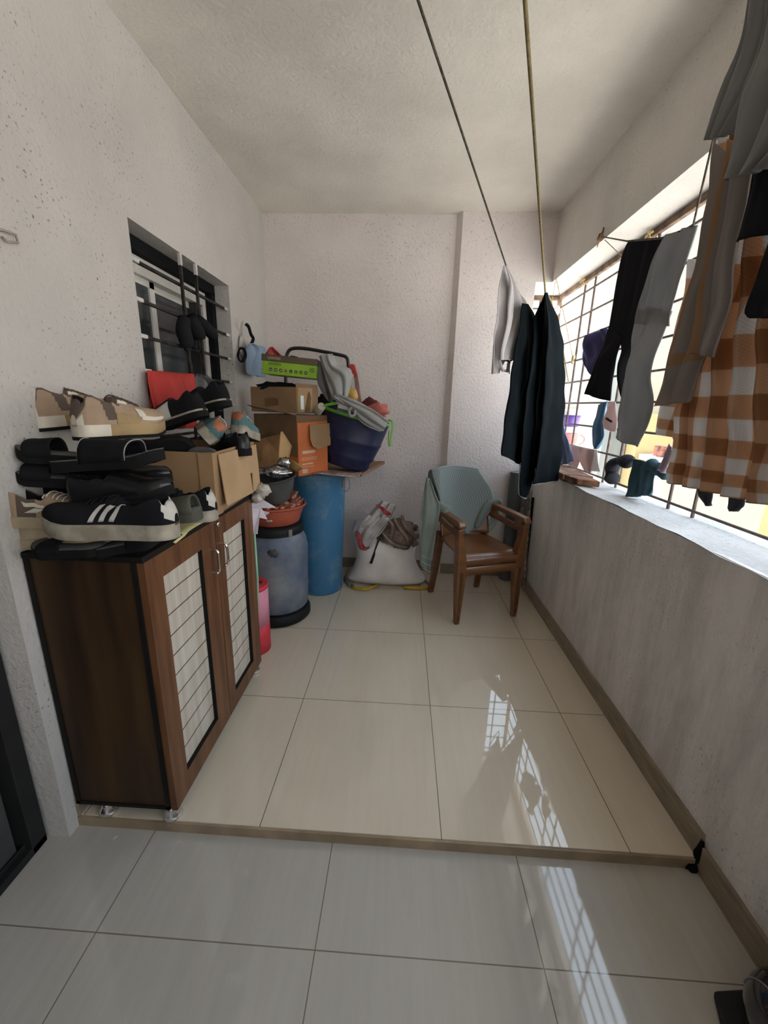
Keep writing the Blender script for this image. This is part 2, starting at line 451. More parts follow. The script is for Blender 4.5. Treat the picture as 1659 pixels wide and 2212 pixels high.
# ------------------------------------------------------------------ left window: black lined recess, aluminium slider, bars
M_black = mat('black_paint', (0.010, 0.010, 0.011), 0.85, spec=0.08)
M_alu = mat('aluminium_frame', (0.62, 0.60, 0.56), 0.4, 0.1, var=0.06)
M_aludk = mat('dark_aluminium', (0.05, 0.048, 0.046), 0.35, 0.5)
M_glassdk = mat('tinted_glass', (0.055, 0.062, 0.066), 0.12, 0, var=0.2, vscale=2.5, spec=0.6)
M_iron = mat('window_bar_iron', (0.035, 0.03, 0.028), 0.6, 0.1, var=0.3, vscale=20, spec=0.2)
M_chip = mat('plaster_blob', (0.62, 0.60, 0.58), 0.9)
win = struct(bpy.data.objects.new('window_1', None)); COL.objects.link(win); win.location = (-0.1, (WY0+WY1)/2, WZ0)
xi0, xi1 = -0.20, -0.085
b = MB()
b.box(xi0, xi1, WY0, WY1, WZ1-0.055, WZ1-0.001).box(xi0, xi1, WY1-0.05, WY1-0.001, WZ0, WZ1-0.05).box(xi0, xi1, WY0+0.001, WY0+0.03, WZ0, WZ1-0.05).box(xi0, xi1, WY0, WY1, WZ0+0.001, WZ0+0.03)
b.build('liner', M_black, win, smooth=False)
b = MB()
ya, yb, za, zb = WY0+0.03, WY1-0.05, WZ0+0.03, WZ1-0.055
b.box(-0.19, -0.120, ya, yb, zb-0.07, zb).box(-0.19, -0.120, yb-0.035, yb, za, zb-0.07).box(-0.19, -0.120, ya, ya+0.03, za, zb).box(-0.19, -0.120, ya, yb, za, za+0.05)
b.build('outer_frame', M_alu, win, smooth=False, bevel=0.002)
ym = 1.985
for nm, y0, y1, x in (('sash', ya+0.03, ym+0.03, -0.152), ('sash', ym, yb-0.06, -0.176)):
    b = MB()
    b.box(x-0.012, x+0.012, y0, y0+0.035, za+0.05, zb-0.07).box(x-0.012, x+0.012, y1-0.038, y1, za+0.05, zb-0.07)
    b.box(x-0.012, x+0.012, y0, y1, zb-0.1, zb-0.07).box(x-0.012, x+0.012, y0, y1, za+0.05, za+0.09)
    s_ = b.build(nm, M_alu, win, smooth=False, bevel=0.0015)
    MB().box(x-0.003, x+0.003, y0+0.03, y1-0.03, za+0.09, zb-0.1).build('pane', M_glassdk, s_, smooth=False)
b = MB()
for k in range(3): b.box(-0.172, -0.125, yb-0.06-0.022*k-0.006, yb-0.06-0.022*k+0.004, za+0.05, zb-0.07)
b.build('track', M_aludk, win, smooth=False)
for z in (1.865, 1.726, 1.592, 1.459, 1.325, 1.19):
    br = MB().box(-0.028, -0.016, WY0-0.004, WY1+0.004, z-0.006, z+0.006).build('bar', M_iron, win, smooth=False)
    q = MB()
    q.box(-0.03, -0.012, WY0, WY0+0.065, z-0.007, z+0.009).box(-0.03, -0.012, WY1-0.04, WY1, z-0.007, z+0.008)
    q.build('plaster_dab', M_chip, br, smooth=False, bevel=0.004)
for y in (2.018, 2.16):
    br = MB().box(-0.014, -0.002, y-0.006, y+0.006, WZ0, WZ1+0.004).build('bar', M_iron, win, smooth=False)
    MB().box(-0.016, 0.001, y-0.008, y+0.008, WZ1-0.05, WZ1+0.006).build('plaster_dab', M_chip, br, smooth=False, bevel=0.004)

# ------------------------------------------------------------------ sliding door at the left edge
dr = struct(bpy.data.objects.new('door_1', None)); COL.objects.link(dr); dr.location = (-0.1, 0.3, LOW)
M_dframe = mat('door_dark_metal', (0.016, 0.016, 0.016), 0.5, 0.0, spec=0.2)
M_dgrey = mat('door_grey_metal', (0.06, 0.062, 0.06), 0.5, 0.1, spec=0.2)
b = MB().box(-0.20, -0.065, 0.885, 0.935, LOW, 2.15).box(-0.20, -0.065, DOORY, 0.935, LOW, LOW+0.028).box(-0.20, -0.065, DOORY, 0.935, 2.1, 2.15)
b.box(-0.092, -0.085, DOORY, 0.9, LOW+0.028, LOW+0.045).box(-0.135, -0.128, DOORY, 0.9, LOW+0.028, LOW+0.045)
b.build('door_frame', M_dframe, dr, smooth=False, bevel=0.003)
b = MB().box(-0.118, -0.098, 0.80, 0.87, LOW+0.03, 2.1).box(-0.118, -0.098, DOORY, 0.80, LOW+0.03, LOW+0.11).box(-0.118, -0.098, DOORY, 0.80, 2.03, 2.1)
sd = b.build('sliding_leaf', M_dgrey, dr, smooth=False, bevel=0.003)
MB().box(-0.111, -0.105, DOORY, 0.80, LOW+0.11, 2.03).build('pane', M_glassdk, sd, smooth=False)

# ------------------------------------------------------------------ grille in the big opening
M_rust = mat('rusty_grille', (0.16, 0.115, 0.09), 0.7, 0.2, var=0.35, vscale=30, col2=(0.075, 0.05, 0.045))
M_rail = mat('weathered_rail', (0.30, 0.20, 0.12), 0.8, 0, vscale=14, col2=(0.10, 0.06, 0.045), bump=0.4)
g = struct(bpy.data.objects.new('window_2', None)); COL.objects.link(g); g.location = (2.215, 1.3, SILL)
GX = 2.215; GY1 = 3.50
MB().box(GX-0.012, GX+0.012, YF, GY1, BEAM-0.032, BEAM-0.001).build('top_rail', M_rail, g, smooth=False, bevel=0.002)
MB().box(1.93, GX, GY1-0.012, GY1+0.012, BEAM-0.032, BEAM-0.001).build('top_rail', M_rail, g, smooth=False, bevel=0.002)
MB().box(GX-0.014, GX+0.014, GY1-0.014, GY1+0.014, SILL, BEAM).build('corner_post', M_rail, g, smooth=False, bevel=0.002)
for k in range(9):
    z = 0.968+0.1425*k
    MB().tube([(GX, YF, z), (GX, GY1, z)], 0.0058, 8).build('bar', M_rust, g, auto=40)
    MB().tube([(1.92, GY1, z), (GX, GY1, z)], 0.0058, 8).build('bar', M_rust, g, auto=40)
for y in (3.05, 2.90, 2.395, 2.245, 1.785, 1.63, 1.15, 1.0, 0.52, 0.37, -0.1, -0.25, -0.72, -0.87, -1.35, -1.5, -2.0, -2.15):
    MB().tube([(GX+0.008, y, SILL), (GX+0.008, y, BEAM-0.02)], 0.0068, 8).build('upright', M_rust, g, auto=40)
MB().tube([(2.07, GY1+0.008, SILL), (2.07, GY1+0.008, BEAM-0.02)], 0.0068, 8).build('upright', M_rust, g, auto=40)

# ------------------------------------------------------------------ what stands outside
M_street = mat('sunlit_paving', (0.66, 0.63, 0.58), 0.9, var=0.08, vscale=1.0)
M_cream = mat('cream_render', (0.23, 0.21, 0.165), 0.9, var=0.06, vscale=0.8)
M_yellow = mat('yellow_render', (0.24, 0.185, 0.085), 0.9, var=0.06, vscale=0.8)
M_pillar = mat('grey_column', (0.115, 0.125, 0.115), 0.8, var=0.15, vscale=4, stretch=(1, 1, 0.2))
M_brick = mat('brick_rubble', (0.16, 0.055, 0.035), 0.9, var=0.4, vscale=9)
M_white = mat('white_paint', (0.8, 0.8, 0.8), 0.6, var=0.04)
struct(MB().box(2.4, 40, -25, 45, -3.3, -3.1).build('ground', M_street, smooth=False))

t = thing('neighbour_building', 'cream neighbouring building with a grey column at its corner', 'building', (5.2, 9.5, -3.1))
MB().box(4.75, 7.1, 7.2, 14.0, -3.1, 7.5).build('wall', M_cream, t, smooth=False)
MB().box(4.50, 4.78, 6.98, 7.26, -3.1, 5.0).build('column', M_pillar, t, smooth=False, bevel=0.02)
MB().box(4.735, 4.755, 9.1, 10.2, 1.4, 2.6).build('window', mat('dim_window', (0.12, 0.12, 0.11), 0.4), t, smooth=False)
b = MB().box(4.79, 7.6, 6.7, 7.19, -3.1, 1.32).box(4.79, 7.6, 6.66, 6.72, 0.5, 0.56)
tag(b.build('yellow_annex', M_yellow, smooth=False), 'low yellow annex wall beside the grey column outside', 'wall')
t = thing('terrace_block', 'low cream terrace block topped with red brick rubble outside', 'building', (6.5, 7.0, -3.1))
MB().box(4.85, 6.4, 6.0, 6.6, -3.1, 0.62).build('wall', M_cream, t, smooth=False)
MB().box(4.82, 6.45, 5.97, 6.63, 0.62, 0.70).build('coping', M_white, t, smooth=False)
b = MB()
for k in range(26):
    x = 4.9+1.5*random.random(); y = 6.05+0.4*random.random(); z = 0.70
    b.box(-0.1, 0.1, -0.05, 0.05, 0, 0.08+0.1*random.random(), 0, Matrix.Translation((x, y, z)) @ Matrix.Rotation(random.random()*3, 4, 'Z'))
tag(b.build('brick_rubble', M_brick, t, smooth=False), None, None, None, 'stuff')
t = thing('far_building', 'far building with a white grilled window high up', 'building', (9, 12, -3.1))
MB().box(7.2, 11.5, 9.6, 13, -3.1, 9.0).build('wall', mat('far_render', (0.62, 0.56, 0.52), 0.9), t, smooth=False)
MB().box(7.25, 9.4, 9.55, 9.62, 5.0, 6.9).build('window', mat('far_window', (0.09, 0.10, 0.12), 0.4), t, smooth=False)
b = MB()
for k in range(9): b.box(7.3+0.26*k, 7.34+0.26*k, 9.45, 9.5, 4.9, 7.0)
for k in range(5): b.box(7.25, 9.45, 9.44, 9.5, 4.95+0.5*k, 5.0+0.5*k)
b.build('grille', M_white, t, smooth=False)
tag(MB().box(8.75, 9.35, 9.36, 9.42, 5.0, 6.2).build('pink_cloth', mat('pink_cloth', (0.40, 0.03, 0.16), 0.8), smooth=False), 'bright pink cloth hung on the far white window grille', 'cloth')
t = thing('boundary_wall', 'pale boundary wall with square posts across the street', 'wall', (5.5, 3, -3.1))
b = MB().box(5.4, 5.55, 1.5, 5.6, -3.1, -0.9)
b.build('panel', M_white, t, smooth=False)
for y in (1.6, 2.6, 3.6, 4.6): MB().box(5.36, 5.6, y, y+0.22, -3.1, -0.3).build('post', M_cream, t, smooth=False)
# ------------------------------------------------------------------ clothes lines
M_rope = mat('jute_line', (0.30, 0.235, 0.11), 0.9, var=0.14, vscale=90)
M_cord = mat('dark_line', (0.10, 0.085, 0.06), 0.9, var=0.3, vscale=60)
M_twine = mat('yellow_twine', (0.62, 0.46, 0.22), 0.9, var=0.3, vscale=60)
M_orange = mat('orange_tape', (0.62, 0.28, 0.12), 0.8, var=0.3, vscale=40)
B1 = aty(1093, 573, 2.1); A1 = CAM+(atz(903, 0, 2.45)-CAM)*0.775
B2 = aty(1178, 632, 2.2); A2 = CAM+(atz(1134, 0, 2.45)-CAM)*0.70
N1 = Vector((0.8, -0.6, 0)); N2 = Vector((0.75, -0.66, 0))
def at1(px, py, off=0): return atp(px, py, B1+N1*off, N1)
def at2(px, py, off=0): return atp(px, py, B2+N2*off, N2)
def rope(name, A, B, tail, r, material, label):
    d = (A-B); s = min((H-0.012-B.z)/d.z, (YF+0.02-B.y)/d.y)
    P0 = B+d*s
    pts = [P0.lerp(B, k/40) for k in range(41)]+[Vector(p) for p in tail]
    o = MB().tube(pts, r, 7).build(name, material)
    return tag(o, label, 'rope')
rope('clothes_line', A1, B1, [at1(1115, 622), at1(1150, 684), Vector((2.0, 2.95, 1.86))], 0.0034, M_cord, 'dark clothes line running to the white cloth, left of the two under the ceiling')
rope('clothes_line', A2, B2, [at2(1190, 650), at2(1212, 735), Vector((2.20, 3.05, 1.53))], 0.0045, M_rope, 'yellowish twisted clothes line running to the dark towel, right of the two under the ceiling')
XL = 1.85
def aX(x): return lambda px, py: atx(px, py, x)
K3 = Vector((2.028, 2.432, 2.222))
pts = [K3, (K3+atx(1355, 521, XL))/2, atx(1355, 521, XL), atx(1430, 514, XL), atx(1497, 488, XL), atx(1541, 300, XL), atx(1660, 120, XL), Vector((1.9, 0.2, 2.15)), Vector((2.0, -0.9, 2.19))]
tag(MB().tube(pts, 0.003, 6).build('clothes_line', M_cord), 'thin clothes line carrying the trousers and checked towel along the grille', 'rope')
t = thing('line_hook', 'orange taped hook on the beam holding the clothes line', 'hook', K3)
MB().tube([K3+Vector((0.01, 0, 0.02)), K3+Vector((-0.012, 0, 0.01)), K3+Vector((-0.018, 0, -0.012)), K3+Vector((-0.005, 0, -0.02))], 0.004, 6).build('hook', M_rust, t)
MB().blob(K3, (0.012, 0.016, 0.014), 10, 8, 0.5, 4).tube([K3, K3+Vector((-0.004, 0.025, -0.04))], [0.006, 0.003], 5).tube([K3, K3+Vector((-0.004, -0.02, 0.035))], [0.006, 0.003], 5).build('tape', M_orange, t)
KS = atx(1201, 598, W+0.005)
s1 = [KS, atx(1193, 650, 2.05), atx(1189, 690, 2.07)]; s2 = [KS, KS.lerp(atx(1238, 776, 2.2), .5), atx(1238, 776, 2.2)]
t = thing('line_string', 'thin twine strung from the beam corner down to the grille', 'string', KS)
MB().tube(s1, 0.0018, 5).build('strand', M_twine, t)
MB().tube(s2, 0.0018, 5).build('strand', M_twine, t)
MB().blob(s2[-1], (0.012, 0.014, 0.03), 9, 7, 0.5, 4).build('knot', M_twine, t)
MB().tube([K3, atx(1345, 555, 2.1), atx(1352, 600, 2.19)], 0.002, 5).build('strand', M_rope, t)
for px, py, lb in ((1265, 582, 'yellow twine tied round the top rail above the far bars'), (1412, 476, 'yellow twine tied round the top rail above the black trousers')):
    p = atx(px, py, 2.195); p.z = min(p.z, BEAM-0.024); bb = MB()
    bb.tube([p+Vector((-0.01, 0.03, -0.004)), p+Vector((-0.012, 0, 0.006)), p+Vector((-0.01, -0.03, 0.0))], [0.004, 0.009, 0.005], 7)
    bb.tube(arc_pts(p+Vector((0.012, 0, 0)), 0.02, 0, 2*pi, 14, (1, 0, 0), (0, 0, 1)), 0.004, 6).tube([p+Vector((-0.01, 0, 0)), p+Vector((-0.012, 0.01, -0.05))], 0.002, 5)
    tag(bb.build('rope_tie', M_twine), lb, 'string')
p = atx(1203, 671, 2.19)
tag(MB().blob(p, (0.02, 0.035, 0.035), 12, 8, 0.35, 3).tube([p, p+Vector((0, -0.06, -0.025)), p+Vector((0, -0.13, -0.03))], 0.0015, 5).build('plastic_knot', mat('white_plastic_bag', (0.72, 0.72, 0.72), 0.4)), 'white plastic scrap knotted to the grille corner post', 'plastic scrap')

# ------------------------------------------------------------------ laundry
C_black = cloth_mat('black_jersey', (0.016, 0.016, 0.018), 0.85, 0.02)
C_dark = cloth_mat('dark_towelling', (0.004, 0.0065, 0.008), 0.95, 0.004)
C_grey = cloth_mat('grey_fleece', (0.29, 0.29, 0.295), 0.9, 0.35)
C_white = cloth_mat('white_cotton', (0.60, 0.57, 0.57), 0.9, 0.3)
C_purple = cloth_mat('indigo_cotton', (0.055, 0.05, 0.13), 0.9, 0.1)
C_denim = cloth_mat('faded_denim', (0.11, 0.16, 0.29), 0.9, 0.1)
C_blue = cloth_mat('blue_cotton', (0.08, 0.19, 0.31), 0.85, 0.15)
C_teal = cloth_mat('teal_nylon', (0.045, 0.085, 0.105), 0.5, 0.06)
C_pink = cloth_mat('pale_pink_cotton', (0.60, 0.47, 0.46), 0.9, 0.3)
C_slate = cloth_mat('charcoal_sock', (0.035, 0.035, 0.042), 0.9, 0.02)
C_shirt = cloth_mat('grey_thin_shirt', (0.25, 0.24, 0.24), 0.85, 0.22)
C_hem = cloth_mat('pale_hem', (0.62, 0.64, 0.66), 0.9, 0.2)

def trousers(name, at, nrm, hip, legs, material, label, cat, amp=0.006, group=None):
    mb = MB()
    drape(hip[0], hip[1], at, nrm, 22, 24, amp, 2, 2, mb, top=0.7, bot=1.0)
    for k, (L, R_, off) in enumerate(legs):
        drape(L, R_, at, nrm, 16, 40, amp*0.9, 1.2, 5+k, mb, top=0.0, off=off, belly=0.03, rampoff=True)
    o = mb.build(name, material, thick=0.005)
    return tag(o, label, cat, group)
nx = (-1, 0, 0)
trousers('trousers', aX(1.89), nx,
    ([(1356, 520), (1347, 548), (1334, 609), (1315, 715)], [(1431, 514), (1402, 587), (1381, 670), (1362, 738)]),
    [([(1318, 700), (1301, 760), (1285, 803), (1266, 851)], [(1345, 728), (1338, 760), (1330, 800), (1315, 866)], 0.008),
     ([(1341, 728), (1342, 780), (1343, 830), (1341, 870)], [(1364, 730), (1362, 780), (1360, 830), (1358, 870)], -0.006)],
    C_black, 'black jersey trousers hung over the line by the grille', 'trousers')
tr = trousers('trousers', aX(XL), nx,
    ([(1430, 513), (1406, 572), (1378, 673), (1372, 700)], [(1502, 486), (1470, 594), (1450, 680), (1445, 705)]),
    [([(1378, 668), (1358, 741), (1340, 824), (1321, 901), (1320, 930)], [(1411, 664), (1388, 747), (1363, 840), (1346, 915), (1341, 933)], -0.035),
     ([(1408, 664), (1398, 725), (1377, 810), (1355, 895), (1341, 946)], [(1451, 672), (1441, 717), (1427, 809), (1426, 885), (1396, 966)], 0.030)],
    C_grey, 'light grey fleece trousers hung beside the black pair', 'trousers', 0.010)

# checked towel
def bld_check(n, l, u, v):
    a = mth(n, l, 'LESS_THAN', mth(n, l, 'FRACT', mth(n, l, 'DIVIDE', u, 0.105)), 0.46)
    b2 = mth(n, l, 'LESS_THAN', mth(n, l, 'FRACT', mth(n, l, 'DIVIDE', mth(n, l, 'ADD', v, 0.018), 0.118)), 0.5)
    s = mth(n, l, 'ADD', a, b2)
    one = mth(n, l, 'COMPARE', s, 1.0); two = mth(n, l, 'GREATER_THAN', s, 1.5)
    n.new('ShaderNodeValue')
    c = mixc(n, l, one, (0.27, 0.145, 0.075), (0.42, 0.285, 0.195))
    c = mixc(n, l, two, c, (0.50, 0.48, 0.465))
    w = mth(n, l, 'MULTIPLY', mth(n, l, 'SINE', mth(n, l, 'MULTIPLY', u, 1100)), mth(n, l, 'SINE', mth(n, l, 'MULTIPLY', v, 1100)))
    w = mth(n, l, 'MULTIPLY', mth(n, l, 'GREATER_THAN', w, 0.25), 0.22)
    return mixc(n, l, w, c, (0.12, 0.08, 0.06))
M_check = uv_mat('checked_towelling', bld_check, 0.95, 0.3, 0.5)
t = thing('bath_towel', 'large orange and white checked towel hung along the grille', 'towel', (XL, 1.0, 1.12))
mb = MB()
drape([(1556, 290), (1515, 540), (1470, 800), (1453, 950), (1444, 1041)], [(1790, 60), (1790, 400), (1790, 750), (1790, 1000), (1790, 1122)], aX(XL-0.04), nx, 70, 70, 0.020, 6.5, 3, mb, top=0.6)
mb.build('front_half', M_check, t, thick=0.004)
mb = MB()
drape([(1490, 560), (1455, 780), (1432, 876), (1419, 935)], [(1560, 560), (1520, 780), (1490, 890), (1480, 958)], aX(XL+0.02), nx, 20, 40, 0.010, 1.5, 8, mb, top=0.6)
mb.build('back_half', M_check, t, thick=0.004)
hl = [aX(XL-0.04)(*crom([(1444, 1041), (1458, 1052), (1500, 1060), (1538, 1068), (1570, 1082), (1600, 1090), (1656, 1097), (1790, 1124)], k/40))+Vector((-0.006, 0, 0)) for k in range(41)]

# sheer scarf with tan edges
def bld_scarf(n, l, u, v):
    e = mth(n, l, 'LESS_THAN', u, 0.012)
    st = mth(n, l, 'LESS_THAN', mth(n, l, 'ABSOLUTE', mth(n, l, 'SUBTRACT', v, 0.47)), 0.018)
    c = mixc(n, l, mth(n, l, 'MAXIMUM', e, st), (0.36, 0.315, 0.29), (0.42, 0.26, 0.15))
    return mixc(n, l, mth(n, l, 'GREATER_THAN', v, 0.625), c, (0.60, 0.50, 0.42))
M_scarf = uv_mat('thin_beige_voile', bld_scarf, 0.9, 0.1, 0.45)
t = thing('scarf', 'thin beige scarf with tan edge hung in front of the checked towel', 'scarf', (XL-0.1, 1.2, 1.38))
drape([(1545, 300), (1518, 500), (1480, 650), (1446, 780), (1414, 878)], [(1605, 380), (1580, 540), (1550, 660), (1530, 760), (1498, 867)], aX(XL-0.085), nx, 24, 60, 0.008, 2.0, 4, top=0.8).build('lower_layer', M_scarf, t, thick=0.002)
drape([(1570, 300), (1545, 480), (1520, 620), (1494, 765)], [(1630, 350), (1600, 500), (1572, 640), (1541, 773)], aX(XL-0.115), nx, 20, 50, 0.008, 1.6, 9, top=0.8).build('upper_layer', M_scarf, t, thick=0.002)

t = thing('black_shirt', 'black garment hung over the checked towel at the right edge', 'shirt', (1.7, 0.9, 1.55))
drape([(1642, 240), (1613, 386), (1587, 523)], [(1800, 180), (1800, 330), (1800, 470)], aX(1.705), nx, 24, 26, 0.008, 2.5, 3, top=0.8).build('body', C_black, t, thick=0.004)
drape([(1672, 480), (1642, 600), (1615, 672), (1622, 686)], [(1800, 460), (1800, 600), (1800, 670), (1800, 690)], aX(1.715), nx, 20, 20, 0.006, 2, 5, top=0.8).build('sleeve', C_black, t, thick=0.004)
t = thing('grey_shirt', 'thin grey shirt hung high at the top right corner', 'shirt', (1.66, 0.95, 1.8))
drape([(1650, -140), (1618, 0), (1595, 101), (1570, 177), (1545, 265), (1533, 303)], [(1760, -160), (1730, 0), (1690, 120), (1650, 200), (1610, 255), (1585, 286)], aX(1.66), nx, 26, 50, 0.010, 3, 2, top=0.7).build('body', C_shirt, t, thick=0.003)
drape([(1660, -60), (1628, 110), (1600, 220), (1572, 340), (1558, 392)], [(1850, -60), (1850, 110), (1800, 220), (1720, 310), (1650, 363)], aX(1.645), nx, 26, 50, 0.010, 3, 6, top=0.7).build('front_panel', C_shirt, t, thick=0.003)

# white cloth and the two dark towels on the far ends of the ceiling lines
t = thing('white_cloth', 'white cotton garment hung on the left ceiling line', 'garment', at1(1093, 808))
drape([(1092, 573), (1080, 615), (1072, 665), (1066, 720), (1061, 776), (1063, 808)], [(1096, 574), (1106, 612), (1113, 650), (1108, 700), (1100, 755), (1083, 806)], lambda a, c: at1(a, c, -0.02), N1, 16, 44, 0.008, 1.5, 2, top=0.3).build('front_panel', C_white, t, thick=0.003)
drape([(1094, 573), (1100, 620), (1096, 680), (1088, 730), (1080, 778)], [(1097, 577), (1117, 622), (1139, 660), (1127, 715), (1113, 777)], lambda a, c: at1(a, c, 0.01), N1, 18, 44, 0.010, 2, 4, top=0.2).build('back_panel', C_white, t, thick=0.003)
MB().tube([at1(1078, 778), at1(1086, 800), at1(1096, 802), at1(1100, 780)], 0.008, 6).build('loop', C_white, t)
MB().tube([at1(1084, 778), at1(1102, 780), at1(1110, 776), at1(1122, 778)], 0.004, 6).tube([at1(1101, 780), at1(1100, 808)], 0.0025, 5).build('drawstring', C_black, t)
o = drape([(1128, 655), (1122, 710), (1110, 801), (1097, 888), (1087, 963), (1086, 984)], [(1140, 657), (1165, 705), (1168, 801), (1160, 888), (1150, 963), (1147, 1016)], lambda a, c: at1(a, c, 0.05), N1, 26, 60, 0.007, 2, 6, top=0.2)
o = o.build('dark_cloth', C_dark, thick=0.004); tag(o, 'black cloth behind the white garment on the left ceiling line', 'cloth')
t = thing('dark_towel', 'long dark towel with pale hems hung on the right ceiling line', 'towel', at2(1160, 1074))
drape([(1176, 632), (1163, 668), (1155, 700), (1143, 790), (1132, 888), (1124, 1000), (1122, 1070)], [(1181, 633), (1185, 700), (1180, 800), (1172, 900), (1160, 980), (1150, 1030), (1137, 1075)], lambda a, c: at2(a, c, -0.03), N2, 22, 70, 0.006, 1, 5, top=0.2).build('front_fold', C_dark, t, thick=0.005)
mL = [(1178, 632), (1172, 700), (1166, 800), (1158, 900), (1150, 1013)]; mR = [(1180, 632), (1196, 690), (1203, 800), (1201, 900), (1197, 1003)]
drape(mL, mR, lambda a, c: at2(a, c, -0.012), N2, 22, 70, 0.004, 1, 7, top=0.2).build('middle_fold', C_dark, t, thick=0.005)
drape([(1178, 632), (1180, 690), (1178, 800), (1170, 900), (1150, 1046)], [(1182, 632), (1202, 689), (1217, 764), (1217, 863), (1212, 962), (1202, 1038)], lambda a, c: at2(a, c, 0.02), N2, 22, 70, 0.005, 1, 9, top=0.2).build('back_fold', C_dark, t, thick=0.005)
hem = MB()
for pts, off in (([(1124, 1000), (1120, 1057), (1124, 1071), (1137, 1076), (1143, 1050), (1150, 1016)], -0.036), ([(1150, 1013), (1172, 1007), (1197, 1003), (1201, 900), (1203, 800), (1198, 700), (1193, 670)], -0.02), ([(1150, 1047), (1168, 1045), (1185, 1044), (1200, 1040), (1206, 1010), (1212, 962)], 0.012)):
    hem.tube([at2(*crom(pts, k/30), off-0.012) for k in range(31)], 0.0026, 5)
hem.build('hem', C_hem, t)

# things hung on or tucked into the grille
GC = lambda px, py: atx(px, py, 2.185)
tag(drape([(1263, 728), (1261, 772), (1268, 800), (1283, 817)], [(1313, 708), (1318, 750), (1312, 790), (1300, 830)], GC, nx, 20, 24, 0.02, 1.5, 3, top=0.7, noise_amp=0.02).build('indigo_cloth', C_purple, thick=0.005), 'indigo cloth bunched on the grille behind the black trousers', 'cloth')
tag(drape([(1204, 850), (1202, 920), (1200, 970), (1200, 1010)], [(1214, 850), (1217, 910), (1226, 960), (1232, 996)], lambda a, c: atx(a, c, 2.13), nx, 24, 30, 0.014, 2.5, 4, noise_amp=0.012).build('denim_cloth', C_denim, thick=0.005), 'faded blue denim cloth hanging beside the dark towel at the sill', 'cloth')
t = thing('white_underwear', 'pale pink briefs draped over a low grille bar above the plank', 'underwear', GC(1255, 1010))
drape([(1231, 962), (1230, 985), (1232, 1006)], [(1262, 968), (1256, 985), (1246, 1012)], GC, nx, 14, 16, 0.006, 2, 2).build('panel', C_pink, t, thick=0.003)
drape([(1250, 965), (1252, 985), (1262, 1018)], [(1283, 971), (1280, 990), (1277, 1023)], lambda a, c: atx(a, c, 2.18), nx, 14, 16, 0.006, 2, 4).build('panel', C_pink, t, thick=0.003)
tag(drape([(1278, 970), (1275, 995), (1277, 1018)], [(1290, 972), (1294, 995), (1298, 1019)], lambda a, c: atx(a, c, 2.20), nx, 12, 14, 0.008, 2, 5).build('white_rag', C_white, thick=0.003), 'small white rag on the grille right of the pink briefs', 'cloth')
tag(drape([(1292, 874), (1284, 899), (1280, 925), (1279, 960), (1287, 970)], [(1313, 866), (1312, 890), (1309, 915), (1307, 944), (1289, 969)], GC, nx, 16, 24, 0.010, 1.5, 6, top=0.6).build('blue_cloth', C_blue, thick=0.005), 'blue cloth hung from a grille bar below the black trousers', 'cloth')
t = thing('pink_garment', 'small pink garment hung between the blue cloth and grey trousers', 'garment', atx(1313, 932, 2.1))
drape([(1312, 872), (1309, 894), (1301, 911), (1304, 925), (1315, 932)], [(1330, 868), (1330, 890), (1330, 910), (1330, 925), (1328, 932)], lambda a, c: atx(a, c, 2.12), nx, 14, 20, 0.004, 1, 6, top=0.6, belly=0.02).build('crown', C_pink, t, thick=0.003)
MB().tube([atx(1310, 904, 2.09), atx(1321, 911, 2.09)], 0.006, 6).build('tag', C_black, t)
pth = [(1361, 1000), (1345, 994), (1330, 1000), (1321, 1014), (1322, 1030), (1326, 1040)]
tag(MB().tube([atx(*crom(pth, k/20), 2.17) for k in range(21)], [0.03+0.008*sin(k*0.8)+0.012*smooth(4, 14, k)-0.03*smooth(17, 20, k) for k in range(21)], 14, sq=0.8).build('dark_sock', C_slate), 'charcoal sock folded over the low grille bar above the sill', 'sock')
t = thing('teal_garment', 'dark teal shorts hung over the low grille bar beside the sock', 'garment', atx(1372, 1080, 2.15))
drape([(1359, 990), (1360, 1020), (1354, 1053), (1346, 1075)], [(1425, 1001), (1412, 1022), (1402, 1050), (1397, 1069)], lambda a, c: atx(a, c, 2.16), nx, 24, 30, 0.016, 2.2, 3, top=0.6, noise_amp=0.014).build('panel', C_teal, t, thick=0.005)
MB().tube([atx(*crom([(1405, 1004), (1420, 1012), (1434, 1020), (1440, 1026)], k/12), 2.17) for k in range(13)], [0.03-0.0006*k+0.004*sin(k*1.7) for k in range(13)], 12).build('leg', C_teal, t)
tag(drape([(1447, 958), (1436, 985), (1420, 1015)], [(1462, 975), (1450, 1000), (1432, 1022)], lambda a, c: atx(a, c, 2.13), nx, 10, 14, 0.01, 1.5, 4, noise_amp=0.01).build('mauve_cloth', cloth_mat('mauve_cotton', (0.34, 0.26, 0.30), 0.9, 0.2), thick=0.004), 'mauve cloth twisted on the grille behind the checked towel hem', 'cloth')
for L, R_, lb in (([(1503, 1050), (1507, 1070), (1524, 1093)], [(1538, 1050), (1537, 1075), (1531, 1092)], 'dark rag end showing below the checked towel hem, left of two'), ([(1574, 1075), (1576, 1096), (1580, 1105)], [(1606, 1075), (1604, 1094), (1590, 1104)], 'dark rag end showing below the checked towel hem, right of two')):
    tag(drape(L, R_, lambda a, c: atx(a, c, 2.16), nx, 10, 12, 0.006, 1.5, 4).build('dark_rag', C_slate, thick=0.004), lb, 'cloth', None)

